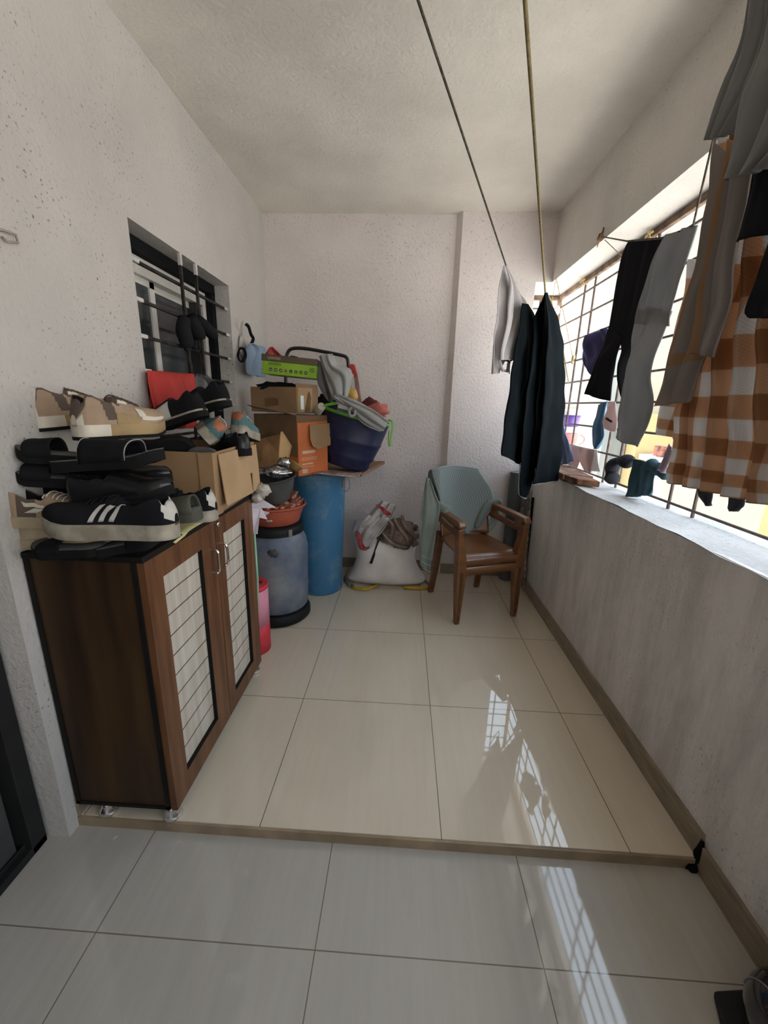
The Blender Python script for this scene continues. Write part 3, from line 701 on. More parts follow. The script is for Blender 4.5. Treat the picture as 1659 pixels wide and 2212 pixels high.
# tubs stacked at the far end of the sill
yt = 3.36
def tubpos(px, py): return aty(px, py, yt)
c = tubpos(1226, 960); c.z = SILL+0.004
M_pinkp = mat('pink_plastic', (0.62, 0.22, 0.20), 0.4); M_violet = mat('violet_plastic', (0.14, 0.07, 0.36), 0.4); M_whitep = mat('white_plastic', (0.66, 0.66, 0.68), 0.4)
zt = aty(1226, 935, yt).z; zb2 = aty(1226, 921, yt).z; zv = aty(1226, 888, yt).z
t = thing('pink_tub', 'pink plastic tub at the far end of the sill', 'tub', c)
MB().lathe([(0.001, c.z), (0.052, c.z), (0.068, zt-0.012), (0.074, zt-0.01), (0.074, zt), (0.064, zt), (0.05, c.z+0.01), (0.001, c.z+0.01)], (c.x, c.y, 0), 28).build('body', M_pinkp, t)
MB().tube(arc_pts((c.x+0.08, c.y-0.03, zt-0.05), 0.035, -pi/2, pi/2, 10), 0.005, 6).build('handle', M_pinkp, t)
tag(MB().box(c.x-0.05, c.x+0.05, c.y-0.05, c.y+0.05, zt+0.001, zb2).build('white_block', M_whitep, smooth=False, bevel=0.004), 'small white block on the pink tub by the grille', 'block')
t = thing('violet_tub', 'violet tub with white lid topmost at the far sill end', 'tub', (c.x, c.y, zb2))
MB().lathe([(0.001, zb2+0.001), (0.058, zb2+0.001), (0.07, zv-0.03), (0.001, zv-0.03)], (c.x, c.y, 0), 28).build('body', M_violet, t)
MB().lathe([(0.001, zv-0.03), (0.08, zv-0.03), (0.08, zv), (0.07, zv+0.012), (0.001, zv+0.014)], (c.x, c.y, 0), 28).build('lid', M_whitep, t)

# plank and broken block on the sill
pk = [atz(1200, 1022, SILL+0.035), atz(1272, 1050, SILL+0.035), atz(1320, 1040, SILL+0.035), atz(1232, 1008, SILL+0.035)]
M_plank = mat('weathered_plank', (0.34, 0.22, 0.15), 0.85, var=0.25, vscale=5, stretch=(8, 1, 1), bump=0.3, col2=(0.17, 0.09, 0.06))
pk = [Vector((2.0, 2.95, SILL+0.012)), Vector((2.0, 2.42, SILL+0.012)), Vector((2.15, 2.36, SILL+0.012)), Vector((2.19, 2.95, SILL+0.012))]
tag(MB().prism(pk, (0, 0, 0.034)).build('wooden_plank', M_plank, smooth=False, bevel=0.003), 'weathered wooden plank lying on the far end of the sill', 'plank')
bk = [Vector((2.005, 2.41, SILL+0.012)), Vector((2.02, 2.26, SILL+0.012)), Vector((2.115, 2.2, SILL+0.012)), Vector((2.13, 2.34, SILL+0.012))]
tag(MB().prism(bk, (0, 0, 0.032)).build('wood_offcut', mat('splintered_wood', (0.30, 0.13, 0.07), 0.85, var=0.3, vscale=14, bump=0.5), smooth=False, bevel=0.004), 'splintered reddish offcut at the near end of the plank', 'wood')
# ------------------------------------------------------------------ shoe cabinet
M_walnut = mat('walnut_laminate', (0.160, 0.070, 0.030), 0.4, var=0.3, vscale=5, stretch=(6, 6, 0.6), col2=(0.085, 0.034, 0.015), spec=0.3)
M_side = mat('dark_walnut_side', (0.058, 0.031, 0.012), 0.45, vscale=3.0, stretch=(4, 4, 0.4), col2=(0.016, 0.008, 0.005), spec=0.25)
M_edge = mat('black_edging', (0.010, 0.009, 0.008), 0.6, spec=0.15)
M_slat = mat('pale_woodgrain', (0.56, 0.52, 0.45), 0.5, vscale=4, stretch=(10, 10, 0.8), col2=(0.44, 0.38, 0.31))
M_groove = mat('groove_brown', (0.06, 0.035, 0.02), 0.7)
M_chrome = mat('chrome', (0.75, 0.75, 0.76), 0.12, 1.0, var=0.02)
CX0, CX1, CY0, CY1, CZ0, CZ1 = 0.006, 0.345, 0.985, 1.792, 0.052, 0.936
cab = thing('shoe_cabinet', 'dark walnut shoe cabinet with pale slatted doors on chrome feet', 'cabinet', (CX0, CY0, 0))
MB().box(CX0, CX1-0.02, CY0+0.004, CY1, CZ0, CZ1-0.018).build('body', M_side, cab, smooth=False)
b = MB()
b.box(CX0, CX0+0.014, CY0, CY0+0.006, CZ0, CZ1).box(CX1-0.035, CX1-0.021, CY0, CY0+0.006, CZ0, CZ1).box(CX0, CX1-0.021, CY0, CY0+0.006, CZ0, CZ0+0.012)
b.build('edging', M_edge, cab, smooth=False)
MB().box(CX0, CX1+0.004, CY0-0.004, CY1, CZ1-0.018, CZ1).build('top_board', M_edge, cab, smooth=False, bevel=0.003)
def cab_door(y0, y1, py0, py1, z0, z1, ngap, hy, side):
    d = MB()
    zt, zb = CZ1-0.02, CZ0-0.006
    xa, xb = CX1-0.02, CX1
    d.box(xa, xb, y0, py0, zb, zt).box(xa, xb, py1, y1, zb, zt).box(xa, xb, py0, py1, z1, zt).box(xa, xb, py0, py1, zb, z0)
    door = d.build('door', M_walnut, cab, smooth=False)
    l = MB()
    t_ = 0.0008
    l.box(xa, xb-0.001, py1-t_, py1+t_, z0, z1).box(xa, xb-0.001, py0-t_, py0+t_, z0, z1).box(xa, xb-0.001, py0, py1, z1-t_, z1+t_).box(xa, xb-0.001, py0, py1, z0-t_, z0+t_)
    l.build('rebate', M_edge, door, smooth=False)
    pl_ = MB().box(xa, xa+0.004, py0, py1, z0, z1).build('slatted_panel', M_slat, door, smooth=False)
    g_ = MB(); n = ngap
    for k in range(1, n):
        z = lerp(z1, z0, k/n); g_.box(xa+0.0035, xa+0.0048, py0, py1, z-0.0016, z+0.0016)
    g_.build('grooves', M_groove, pl_, smooth=False)
    h = MB(); zc0, zc1 = 0.722, 0.812; x = CX1
    pts = [(x-0.002, hy, zc1), (x+0.012, hy, zc1), (x+0.021, hy, zc1-0.012), (x+0.023, hy, (zc0+zc1)/2), (x+0.021, hy, zc0+0.012), (x+0.012, hy, zc0), (x-0.002, hy, zc0)]
    h.tube([crom(pts, k/24) for k in range(25)], 0.005, 8).blob((x+0.012, hy, zc0), (0.008, 0.007, 0.007), 10, 8, 0)
    h.build('handle', M_chrome, door)
    return door
cab_door(0.990, 1.408, 1.068, 1.303, 0.125, 0.842, 10, 1.378, 1)
d2 = cab_door(1.413, 1.790, 1.476, 1.690, 0.118, 0.845, 10, 1.452, 0)
MB().lathe([(0.001, 0.008), (0.009, 0.008), (0.010, 0), (0.001, 0)], n=18, M=Matrix.Translation((CX1, 1.43, 0.897)) @ Matrix.Rotation(pi/2, 4, 'Y')).build('lock', M_chrome, d2)
for y in (1.008, 1.765):
    for x in (0.315, 0.095):
        b = MB().lathe([(0.001, 0.0005), (0.026, 0.0005), (0.03, 0.008), (0.027, 0.02), (0.018, 0.034), (0.018, 0.053), (0.001, 0.053)], (x, y, 0), 24)
        b.build('foot', M_chrome, cab)
# printed sheet sticking out from under the shoes
M_paper_y = mat('yellowed_print', (0.62, 0.58, 0.28), 0.7, vscale=60, stretch=(6, 1, 1), col2=(0.40, 0.38, 0.18))
P = [[(lerp(0.16, 0.357, u/8), lerp(1.13, 1.40, v/10), CZ1+0.001+0.006*sin(u*0.7)*(v/10)*0+ (0.010*sin(pi*v/10)*smooth(5, 8, u)) - 0.012*smooth(6.5, 8, u)*(1 if v < 3 else 0.5)) for u in range(9)] for v in range(11)]
tag(MB().grid(P).build('printed_sheet', M_paper_y, thick=0.0012), 'yellow printed sheet under the shoes at the cabinet top edge', 'paper')

# ------------------------------------------------------------------ footwear
def S_(name, col, rough=0.6, **k): return mat(name, col, rough, **k)
S_black = S_('black_leather', (0.009, 0.009, 0.010), 0.32, coat=0.12, spec=0.3)
S_blackm = S_('matt_black_upper', (0.010, 0.010, 0.012), 0.85, spec=0.12)
S_lining = S_('dark_lining', (0.012, 0.011, 0.011), 0.9, spec=0.05)
S_sole_b = S_('black_rubber', (0.011, 0.011, 0.011), 0.85, spec=0.12)
S_sole_w = S_('worn_white_sole', (0.36, 0.33, 0.27), 0.8, vscale=25, col2=(0.20, 0.17, 0.13))
S_tan = S_('tan_mesh', (0.34, 0.24, 0.16), 0.85, var=0.15, bump=0.2, bscale=220)
S_brown = S_('brown_suede', (0.10, 0.070, 0.055), 0.9)
S_mud = S_('ochre_sole', (0.30, 0.21, 0.10), 0.8, var=0.2)
S_cream = S_('cream_overlay', (0.58, 0.53, 0.44), 0.6)
S_teal = S_('teal_canvas', (0.075, 0.16, 0.165), 0.9, var=0.15)
S_orange = S_('orange_leather', (0.34, 0.105, 0.045), 0.5)
S_olive = S_('olive_rubber', (0.060, 0.058, 0.042), 0.75)
S_white = S_('white_leather', (0.50, 0.48, 0.44), 0.6)
S_gsole = S_('grey_foot_bed', (0.085, 0.085, 0.083), 0.85)
S_beige = S_('beige_sole', (0.33, 0.27, 0.18), 0.8, var=0.2)

PLAN = ([0, .02, .06, .14, .28, .45, .62, .74, .85, .93, .975, 1.0], [.20, .45, .62, .70, .68, .70, .90, 1.0, .92, .70, .42, .10])
PLAN_P = ([0, .02, .06, .14, .28, .45, .62, .74, .85, .93, .975, 1.0], [.20, .45, .62, .70, .66, .70, .92, .98, .82, .56, .34, .10])
class Shoe:
    def __init__(s, name, label, L, Wd, style='sneaker', M=None, group=None, upper=None, sole=None, zone=None, th=0.028, outsole=None, cat='shoe', roll=0, mir=False):
        s.L, s.W, s.style, s.th = L, Wd/2, style, th
        s.plan = PLAN_P if style == 'formal' else PLAN
        o = bpy.data.objects.new(name, None); COL.objects.link(o); o.empty_display_size = 0.05
        o.matrix_basis = M; tag(o, label, cat, group); s.o = o; s.mir = mir
        s.hx = {'sneaker': ([0, .02, .05, .09, .14, .22, .32, .42, .52, .66, .82, .93, 1], [.032, .056, .076, .086, .085, .074, .066, .084, .076, .060, .049, .037, .012]),
                'low': ([0, .02, .05, .09, .15, .26, .36, .44, .56, .70, .84, .93, 1], [.030, .050, .066, .074, .070, .053, .056, .069, .060, .050, .042, .034, .012]),
                'formal': ([0, .05, .14, .26, .36, .44, .56, .70, .84, .93, 1], [.066, .072, .060, .052, .058, .066, .058, .044, .034, .026, .010])}.get(style)
    def w(s, t): return s.W*interp(t, *s.plan)
    def spring(s, t): return 0.014*smooth(0.72, 1.0, t)**1.3
    def cy(s, t): return 0.006*sin(pi*t)*(-1 if s.mir else 1)
    def pt(s, t, a, out=0.0):
        """a in [-1, 1] across from the left welt over the top to the right welt"""
        w = s.w(t)*0.95; h = interp(t, *s.hx); d = smooth(.05, .085, t)*(1-smooth(.33, .41, t))
        ang = a*pi/2
        y1 = w*math.copysign(abs(sin(ang))**0.8, a); z1 = h*max(0, cos(ang))**0.62
        q = abs(a)
        if q > .62: e = (q-.62)/.38; y2 = w*(.80+.20*e**.6)*math.copysign(1, a); z2 = h*(1-e**1.25)
        elif q > .50: y2 = w*lerp(.68, .80, (q-.5)/.12)*math.copysign(1, a); z2 = h*lerp(.97, 1, (q-.5)/.12)
        else: e = q/.5; y2 = w*.70*e*math.copysign(1, a) if a else 0; z2 = lerp(.008, h*.97, smooth(.72, 1.0, e))
        y = lerp(y1, y2, d); z = lerp(z1, z2, d)
        x = s.L*t
        v = Vector((x, y+s.cy(t), z+s.th+s.spring(t)))
        if out:
            n = Vector((0.15*(t-.5), sin(ang), cos(ang)+.1)).normalized(); v += n*out
        return v
    def upper(s, mats, zone=None, nv=64, nu=48):
        A = [-1+2*i/nu for i in range(nu+1)]
        T = [((j/nv)**1.0) for j in range(nv+1)]
        P = [[s.pt(t, a) for a in A] for t in T]
        mb = MB()
        mb.grid(P, 0, None, (lambda i, j: zone(T[j], A[i])) if zone else None)
        mb.add([P[0][i] for i in range(nu+1)], [tuple(range(nu+1))], zone(0, 0.9) if zone else 0)
        s.u = mb.build('upper', mats, s.o, local=True); return s
    def outline(s, k, n=40, inset=0.0):
        pts = []
        T = [0.5-0.5*cos(pi*i/n) for i in range(n+1)]
        for t in T: pts.append((s.L*t, s.cy(t)+max(.002, s.w(t)*k-inset), t))
        for t in reversed(T): pts.append((s.L*t, s.cy(t)-max(.002, s.w(t)*k-inset), t))
        return pts
    def sole(s, material, z0=0.0, z1=None, k=1.06, name='sole', arch=0.0, heel=0.0, foxing=0.006, tz=None):
        z1 = s.th if z1 is None else z1
        rings = []
        for z, kk in ((z0, k*.96), (lerp(z0, z1, .25), k), (z1, k), (z1+foxing, k*.985), (z1+foxing, k*.80)):
            rings.append([Vector((x, y, z+s.spring(t)+(arch*sin(pi*max(0, min(1, (t-.22)/.3))) if z == z0 else 0))) for x, y, t in s.outline(kk)])
        mb = MB().loft(rings)
        if tz:
            T_ = [t for x, y, t in s.outline(k)]; n_ = len(T_)
            for j in range(len(rings)-1):
                for i in range(n_): mb.m[j*n_+i] = 1 if tz(T_[i]) else 0
        ob = mb.build(name, material, s.o, local=True, bevel=0.0, auto=50); return ob
    def laces(s, material, t0=.40, t1=.60, n=5):
        mb = MB()
        for k in range(n):
            t = lerp(t0, t1, k/(n-1)); dr_ = 0.012 if k % 2 else -0.012
            mb.tube([s.pt(max(.36, t+dr_*(i/8-.5)), lerp(-.42, .42, i/8), .003) for i in range(9)], 0.0022, 5)
        mb.build('laces', material, s.o, local=True)
        return s
    def patch(s, name, material, t0, t1, a0, a1, skew=0.0, out=0.0016, nt=10, na=8, shape=None):
        P = []
        for j in range(nt+1):
            row = []
            for i in range(na+1):
                a = lerp(a0, a1, i/na); t = lerp(t0, t1, j/nt)+skew*(i/na)
                if shape: t, a = shape(j/nt, i/na)
                row.append(s.pt(min(.995, max(.005, t)), a, out))
            P.append(row)
        MB().grid(P).build(name, material, s.o, local=True, thick=0.0014); return s

def shoe_M(hp, tp, yh, yt, roll=0.0, zoff=0.0):
    """transform from the heel and toe points of the sole line"""
    A = aty(*hp, yh); B = aty(*tp, yt); A.z += zoff; B.z += zoff
    x = (B-A).normalized(); y = Vector((0, 0, 1)).cross(x).normalized(); z = x.cross(y)
    M = Matrix.Identity(4)
    for i in range(3): M[i][0] = x[i]; M[i][1] = y[i]; M[i][2] = z[i]; M[i][3] = A[i]
    return M @ Matrix.Rotation(radians(roll), 4, 'X'), (B-A).length

def fit(hp, tp, yh, L, lo=None, far=True):
    """depth of the toe so that a shoe of length L spans the two points"""
    A = aty(*hp, yh); best = yh; bd_ = 9
    for k in range(120):
        y = yh+(k/120*L*1.0 if far else -k/120*L)
        d = abs((aty(*tp, y)-A).length-L)
        if d < bd_: bd_ = d; best = y
    return best
# -- black flat sandals lying lowest
def slide(name, label, hp, tp, yh, yt, Wd=0.098, roll=0, band=True, soleM=None, bandM=None, th=0.026, group=None, band_t=(.48, .80), hb=.055, piping=False, Lmin=None, zoff=0):
    M, L = shoe_M(hp, tp, yh, yt, roll, zoff)
    s = Shoe(name, label, L, Wd, 'slide', M, group, th=th, cat='slipper')
    s.sole(soleM or S_sole_b, k=1.0, foxing=0.003)
    MB().loft([[Vector((x, y, z+s.spring(t))) for x, y, t in s.outline(.93)] for z in (th+.0025, th+.0055)]).build('footbed', S_gsole, s.o, local=True)
    if band:
        P = []
        n0, n1 = 10, 16
        for j in range(n0+1):
            t = lerp(band_t[0], band_t[1], j/n0); row = []
            for i in range(n1+1):
                a = lerp(-1, 1, i/n1)*pi/2; w = s.w(t)*1.0
                row.append(Vector((L*(t+.03*cos(a)), s.cy(t)+w*math.copysign(abs(sin(a))**.75, a), th-.006+s.spring(t)+hb*cos(a)**.7*(1-.22*j/n0))))
            P.append(row)
        st = MB().grid(P).build('strap', bandM or S_blackm, s.o, local=True, thick=0.004)
        if piping:
            for j in (0, n0):
                MB().tube([p+Vector((0, 0, 0.003)) for p in P[j]], 0.0016, 5).build('piping', S_('pale_piping', (0.28, 0.27, 0.25), 0.7), st, local=True)
    return s
slide('slipper', 'flat black sandal lowest on the cabinet top, at its near edge', (225, 1196), (88, 1196), .985, .985, th=.02, hb=.03)
slide('slipper', 'flat black sandal lowest under the striped sneaker, toe to the doors', (215, 1200), (366, 1172), .99, 1.02, th=.02, hb=.034)
# beige shoe under the pile at the wall
M_, L_ = shoe_M((46, 1180), (260, 1182), 1.02, 1.05)
s = Shoe('shoe', 'worn beige shoe lowest in the pile against the wall', .24, .09, 'low', M_, None, th=.022); s.upper([S_beige]); s.sole(S_beige)
# tan sneaker over it
M_, L_ = shoe_M((20, 1133), (235, 1140), 1.01, 1.05)
s = Shoe('sneaker', 'dusty brown sneaker at the wall end of the shoe pile', .26, .098, 'low', M_, None, th=.026)
s.upper([S_tan, S_brown, S_lining], lambda t, a: 2 if (abs(a) < .5 and .07 < t < .37) else (1 if (.16 < t < .34 or t > .8) else 0)); s.sole(S_beige); s.laces(S_cream)
s.patch('side_mark', S_cream, .22, .42, -.72, -.80, 0.02).patch('side_mark', S_cream, .24, .36, -.9, -.82, .1)
# black sneaker with white stripes
M_, L_ = shoe_M((386, 1160), (106, 1150), .955, .945)
s = Shoe('sneaker', 'black sneaker with white side stripes at the front of the pile', L_, .105, 'low', M_, None, th=.034)
zn = lambda t, a: 2 if (abs(a) < .5 and .07 < t < .37) else (1 if t < .035+.07*(.9-abs(a)) and abs(a) < .86 else 0)
s.upper([S_blackm, S_white, S_lining], zn); s.sole(S_sole_w); s.laces(S_blackm)
for t0 in (.40, .47, .54): s.patch('stripe', S_white, t0, t0+.035, .95, .50, -.085)
# its partner behind
M_, L_ = shoe_M((470, 1122), (300, 1122), 1.22, 1.20)
s = Shoe('sneaker', 'black sneaker with white heel behind the striped one, by the carton', .27, .10, 'low', M_, None, th=.03)
s.upper([S_blackm, S_white, S_lining], zn); s.sole(S_sole_w); s.laces(S_blackm)
# olive slipper between them
slide('slipper', 'olive rubber slipper between the black sneakers and printed sheet', (436, 1122), (300, 1128), 1.10, 1.09, bandM=S_olive, soleM=S_olive, th=.03, hb=.05, band_t=(.05, .5))
# formal shoes
def formal(label, hp, tp, yh, yt, roll=0, L=None):
    M, L2 = shoe_M(hp, tp, yh, yt, roll)
    s = Shoe('formal_shoe', label, L or L2, .098, 'formal', M, None, th=.022)
    s.upper([S_black, S_lining], lambda t, a: 1 if (abs(a) < .5 and .07 < t < .37) else 0)
    s.sole(S_sole_b, k=1.05, foxing=.003)
    MB().loft([[Vector((x, y, z)) for x, y, t in s.outline(1.02) if t < .26] for z in (-.016, .004)]).build('heel', S_sole_b, s.o, local=True)
    return s
formal('shiny black formal shoe in mid pile pointing to the doors', (165, 1098), (380, 1076), 1.03, 1.035)
formal('shiny black formal shoe behind its twin, mostly hidden', (150, 1050), (374, 1050), 1.16, 1.14)
# slides
slide('slipper', 'black slide with pale-piped strap under the tan sneaker', (120, 1020), (358, 1004), 1.04, 1.05, th=.026, hb=.062, band_t=(.30, .74), piping=True)
slide('slipper', 'black slide sticking out over the wall side, upper of two', (215, 1006), (45, 992), 1.09, 1.06, th=.024, hb=.05)
slide('slipper', 'black slide sticking out over the wall side, lower of two', (215, 1055), (42, 1040), 1.09, 1.06, th=.024, hb=.05)
M_, L_ = shoe_M((105, 1102), (300, 1080), 1.12, 1.16)
s = Shoe('shoe', 'plain black shoe buried mid pile under the formal pair', .25, .10, 'low', M_, None, th=.03); s.upper([S_blackm]); s.sole(S_sole_b)
# tan sneakers topmost
def tan_sneaker(label, hp, tp, yh, yt, roll):
    M, L2 = shoe_M(hp, tp, yh, fit(hp, tp, yh, .285), roll)
    s = Shoe('sneaker', label, .285, .104, 'sneaker', M, 'tan sneakers on top of the pile', th=.036)
    s.upper([S_tan, S_brown, S_lining, S_cream], lambda t, a: 2 if (abs(a) < .5 and .07 < t < .37) else (1 if (abs(a) < .70-.1*t and t < .42) or (.20 < t-.16*(abs(a)-.6) < .32 and abs(a) < .95) else (3 if t < .03 and .75 < abs(a) else 0)))
    s.sole([S_mud, S_cream], z0=.010, name='midsole', tz=lambda t: t < .30); s.sole(S_sole_b, z0=0.0, z1=.010, k=1.07, name='outsole', foxing=0)
    s.laces(S_brown, .42, .64, 6)
    for sg in (1, -1):
        s.patch('overlay', S_cream, .62, .92, sg*.93, sg*.80).patch('overlay', S_cream, .60, .68, sg*.86, sg*.58, -.03)
        s.patch('overlay', S_cream, .40, .50, sg*.55, sg*.38, .02).patch('overlay', S_mud, .36, .60, sg*1.0, sg*.82)
    return s
tan_sneaker('tan sneaker with cream overlays topmost, nearer the cabinet doors', (166, 952), (352, 940), 1.06, 1.24, 0)
tan_sneaker('tan sneaker topmost on the pile, nearer the wall', (72, 934), (255, 915), 1.12, 1.34, -4)

# ------------------------------------------------------------------ carton of shoes on the cabinet
M_card = mat('brown_cardboard', (0.30, 0.185, 0.095), 0.85, var=0.08, vscale=6)
M_card2 = mat('light_cardboard', (0.42, 0.275, 0.15), 0.85, var=0.06, vscale=6)
M_carddk = mat('dark_cardboard', (0.17, 0.095, 0.045), 0.85, var=0.1)
car = thing('cardboard_box', 'open brown carton full of shoes on the shoe cabinet', 'box', (0.2, 1.4, CZ1))
A = Vector((.372, 1.382, CZ1+.008)); Bq = Vector((.352, 1.84, CZ1+.008)); Lq = Vector((.05, 1.40, CZ1+.008)); Bl = Vector((.04, 1.84, CZ1+.008))
zt = 1.172
def wall(mb, p, q, z0, z1, th, mi=0):
    n = Vector((0, 0, 1)).cross(q-p).normalized()*th
    mb.hexa([Vector((*v.xy, z0)) for v in (p, q, q+n, p+n)], [Vector((*v.xy, z1)) for v in (p, q, q+n, p+n)], mi)
b = MB()
wall(b, A, Bq, A.z, zt, .005); wall(b, Bq, Bl, A.z, zt, .005); wall(b, Bl, Lq, A.z, zt, .005); wall(b, Lq, A, A.z, zt, .005)
b.hexa([A, Bq, Bl, Lq], [v+Vector((0, 0, .005)) for v in (A, Bq, Bl, Lq)])
b.build('walls', M_card, car, smooth=False)
fx = atp(470, 984, A+Vector((.01, 0, 0)), (1, .045, 0)); n_ = Vector((1, .045, 0))
fl = [atp(px, py, A+Vector((o_, 0, 0)), n_) for px, py, o_ in ((470, 982, .006), (551, 960, .006), (556, 1000, .014), (561, 1050, .022), (543, 1066, .024), (489, 1092, .026), (480, 1040, .016))]
cf = MB()
slot = [atp(px, py, A+Vector((.02, 0, 0)), n_) for px, py in ((538, 1022), (544, 1022), (546, 1066))]
# flap with a torn slot: left piece and right piece
lp = [fl[0], atp(540, 963, A+Vector((.006, 0, 0)), n_), atp(539, 1022, A+Vector((.018, 0, 0)), n_), atp(545, 1064, A+Vector((.024, 0, 0)), n_), fl[5], fl[6]]
rp_ = [atp(540, 963, A+Vector((.006, 0, 0)), n_), fl[1], fl[2], fl[3], atp(546, 1063, A+Vector((.024, 0, 0)), n_), atp(544, 1022, A+Vector((.018, 0, 0)), n_), atp(539, 1022, A+Vector((.018, 0, 0)), n_)]
cf.prism(lp, (.004, 0, 0)).prism(rp_, (.004, 0, 0))
cf.build('flap', M_card2, car, smooth=False)
e = MB(); e.hexa([A+Vector((.002, -.004, 0)), A+Vector((.002, .05, 0)), A+Vector((-.05, -.004, 0))], [Vector((A.x+.002, A.y-.004, zt)), Vector((A.x+.002, A.y+.05, zt)), Vector((A.x-.05, A.y-.004, zt))])
e.build('corner_fold', M_card, car, smooth=False)

# shoes in the carton
slide('slipper', 'black sandal lying sole up across the carton rim under the tan sneaker', (255, 974), (414, 976), 1.40, 1.43, th=.03, roll=-70, band=False, Wd=.105)
def bw(label, hp, tp, yh, yt, roll, white):
    M, L2 = shoe_M(hp, tp, yh, fit(hp, tp, yh, .27), roll)
    s = Shoe('sneaker', label, .27, .10, 'low', M, None, th=.026)
    s.upper([S_blackm, S_white, S_lining], lambda t, a: 2 if (abs(a) < .5 and .07 < t < .37) else (1 if white and (t > .44+.02*sin(t*200) and (abs(a) > .32 or t > .74)) else 0))
    s.sole(S_sole_b, z1=.020); s.sole(S_sole_w, z0=.020, z1=.026, k=1.07, name='welt', foxing=.002); s.laces(S_blackm, .44, .64, 6)
    if white: s.patch('crest', S_blackm, .62, .69, .66, .52).patch('crest', S_blackm, .60, .66, .74, .70)
    return s
bw('black and white sneaker topmost in the carton, toe to the wall window', (447, 898), (325, 940), 1.48, 1.46, 0, True)
bw('black sneaker at the top of the carton behind the black and white one', (496, 876), (392, 905), 1.60, 1.62, 0, False)
def teal(label, M):
    s = Shoe('sneaker', label, .27, .10, 'low', M, None, th=.03)
    s.upper([S_teal, S_orange, S_lining], lambda t, a: 2 if (abs(a) < .5 and .07 < t < .37) else (1 if (abs(a) < .66 and t < .36) else 0))
    s.sole(S_sole_w); s.sole(S_sole_b, z0=-.004, z1=0, k=1.04, name='outsole', foxing=0); s.laces(S_white)
p = aty(512, 936, 1.70)
teal('teal and orange sneaker standing heel out at the far side of the carton', Matrix.Translation(p) @ Matrix.Rotation(radians(97), 4, 'Z') @ Matrix.Rotation(radians(14), 4, 'Y'))
p = aty(440, 948, 1.46)
teal('teal and orange sneaker tipped on its side in the carton middle', Matrix.Translation(p) @ Matrix.Rotation(radians(112), 4, 'Z') @ Matrix.Rotation(radians(52), 4, 'X') @ Matrix.Rotation(radians(4), 4, 'Y'))
M_, L_ = shoe_M((535, 985), (460, 985), 1.62, 1.80)
s = Shoe('shoe', 'black shoe sunk in the carton at its far right corner', .26, .10, 'low', M_, None, th=.026); s.upper([S_black]); s.sole(S_sole_b)
M_ = Matrix.Translation(aty(448, 1010, 1.46)) @ Matrix.Rotation(radians(90), 4, 'Z') @ Matrix.Rotation(radians(-82), 4, 'Y') @ Matrix.Translation((-.05, 0, 0))
s = Shoe('slipper', 'dark slipper standing on end in the carton front', .125, .115, 'slide', M_, None, th=.026, cat='slipper'); s.sole(S_gsole, k=1.0)

# ------------------------------------------------------------------ things hung on the window bars and the wall
M_red = mat('red_cloth', (0.40, 0.022, 0.015), 0.75, var=0.1)
red = [(322, 800), (330, 799), (375, 806), (413, 812), (417, 850), (418, 905), (345, 915), (332, 880), (324, 860)]
def patch_poly(mb, pts, at, depth, bulge=0.02, n=14, seed=0, mi=0):
    """soft thick cushion-like cloth from a left and right outline"""
    return mb
b = MB()
drape([(320, 800), (321, 830), (324, 870), (330, 905), (336, 925)], [(416, 808), (417, 840), (418, 880), (419, 905), (420, 925)], lambda a, c: atx(a, c, .03), (1, 0, 0), 26, 24, .016, 1.7, 2, b, top=.5, belly=.05)
drape([(320, 800), (321, 830), (324, 870), (330, 905), (336, 925)], [(416, 808), (417, 840), (418, 880), (419, 905), (420, 925)], lambda a, c: atx(a, c, .012), (1, 0, 0), 26, 24, .004, 2.2, 5, b, top=.5)
tag(b.build('red_cloth', M_red, thick=.004), 'folded red cloth hung on the lowest visible window bar', 'cloth')
b = drape([(424, 806), (420, 830), (422, 880)], [(452, 812), (478, 850), (484, 890)], lambda a, c: atx(a, c, .035), (1, 0, 0), 18, 18, .012, 2, 3, top=.6, belly=.03)
tag(b.build('black_bag', mat('black_plastic_bag', (.012, .012, .013), .35, bump=.4, bscale=25), thick=.003), 'black plastic bag hung beside the red cloth on the window bars', 'bag')
t = thing('black_gloves', 'pair of black gloves drooping from the middle window bar', 'gloves', atx(425, 760, .02))
for (pts, rr) in (([(398, 688), (396, 712), (402, 735), (405, 752)], .034), ([(412, 684), (420, 704), (428, 722), (430, 734)], .036), ([(428, 690), (444, 706), (458, 722), (462, 729)], .030), ([(420, 735), (421, 745), (419, 754)], .014), ([(410, 745), (404, 752), (403, 758)], .012)):
    MB().tube([atx(*crom(pts, k/16), .022) for k in range(17)], [rr*(.75+.25*sin(pi*k/16))*(1 if k < 15 else .7) for k in range(17)], 12).build('glove', C_black, t)
# hook nails and the little bag on the wall corner
t = thing('wall_hook', 'white wire hook on the left wall beside the hung blue bag', 'hook', atx(527, 700, .004))
MB().tube([atx(*crom([(534, 705), (530, 697), (525, 700), (524, 720), (523, 735)], k/20), .012) for k in range(21)], .004, 7).build('wire', mat('white_wire', (.55, .52, .48), .5), t)
MB().blob(atx(524, 748, .012), (.012, .05, .06), 14, 10, .15, 3).build('hook_plate', mat('white_wire', (.5, .5, .5)), t)
t = thing('blue_bag', 'pale blue cloth bag with black straps hung on the wall corner', 'bag', atx(545, 810, .08))
drape([(537, 742), (534, 765), (532, 790), (534, 808)], [(545, 742), (574, 752), (572, 780), (566, 815)], lambda a, c: atx(a, c, .07), (1, 0, 0), 18, 22, .018, 2, 4, top=.5, noise_amp=.012).build('pouch', cloth_mat('pale_blue_cloth', (.26, .36, .48), .85, .1), t, thick=.004)
MB().tube([atx(*crom([(531, 700), (537, 706), (542, 722), (547, 732), (542, 745)], k/20), .07) for k in range(21)], .010, 8, sq=.25).build('strap', S_blackm, t)
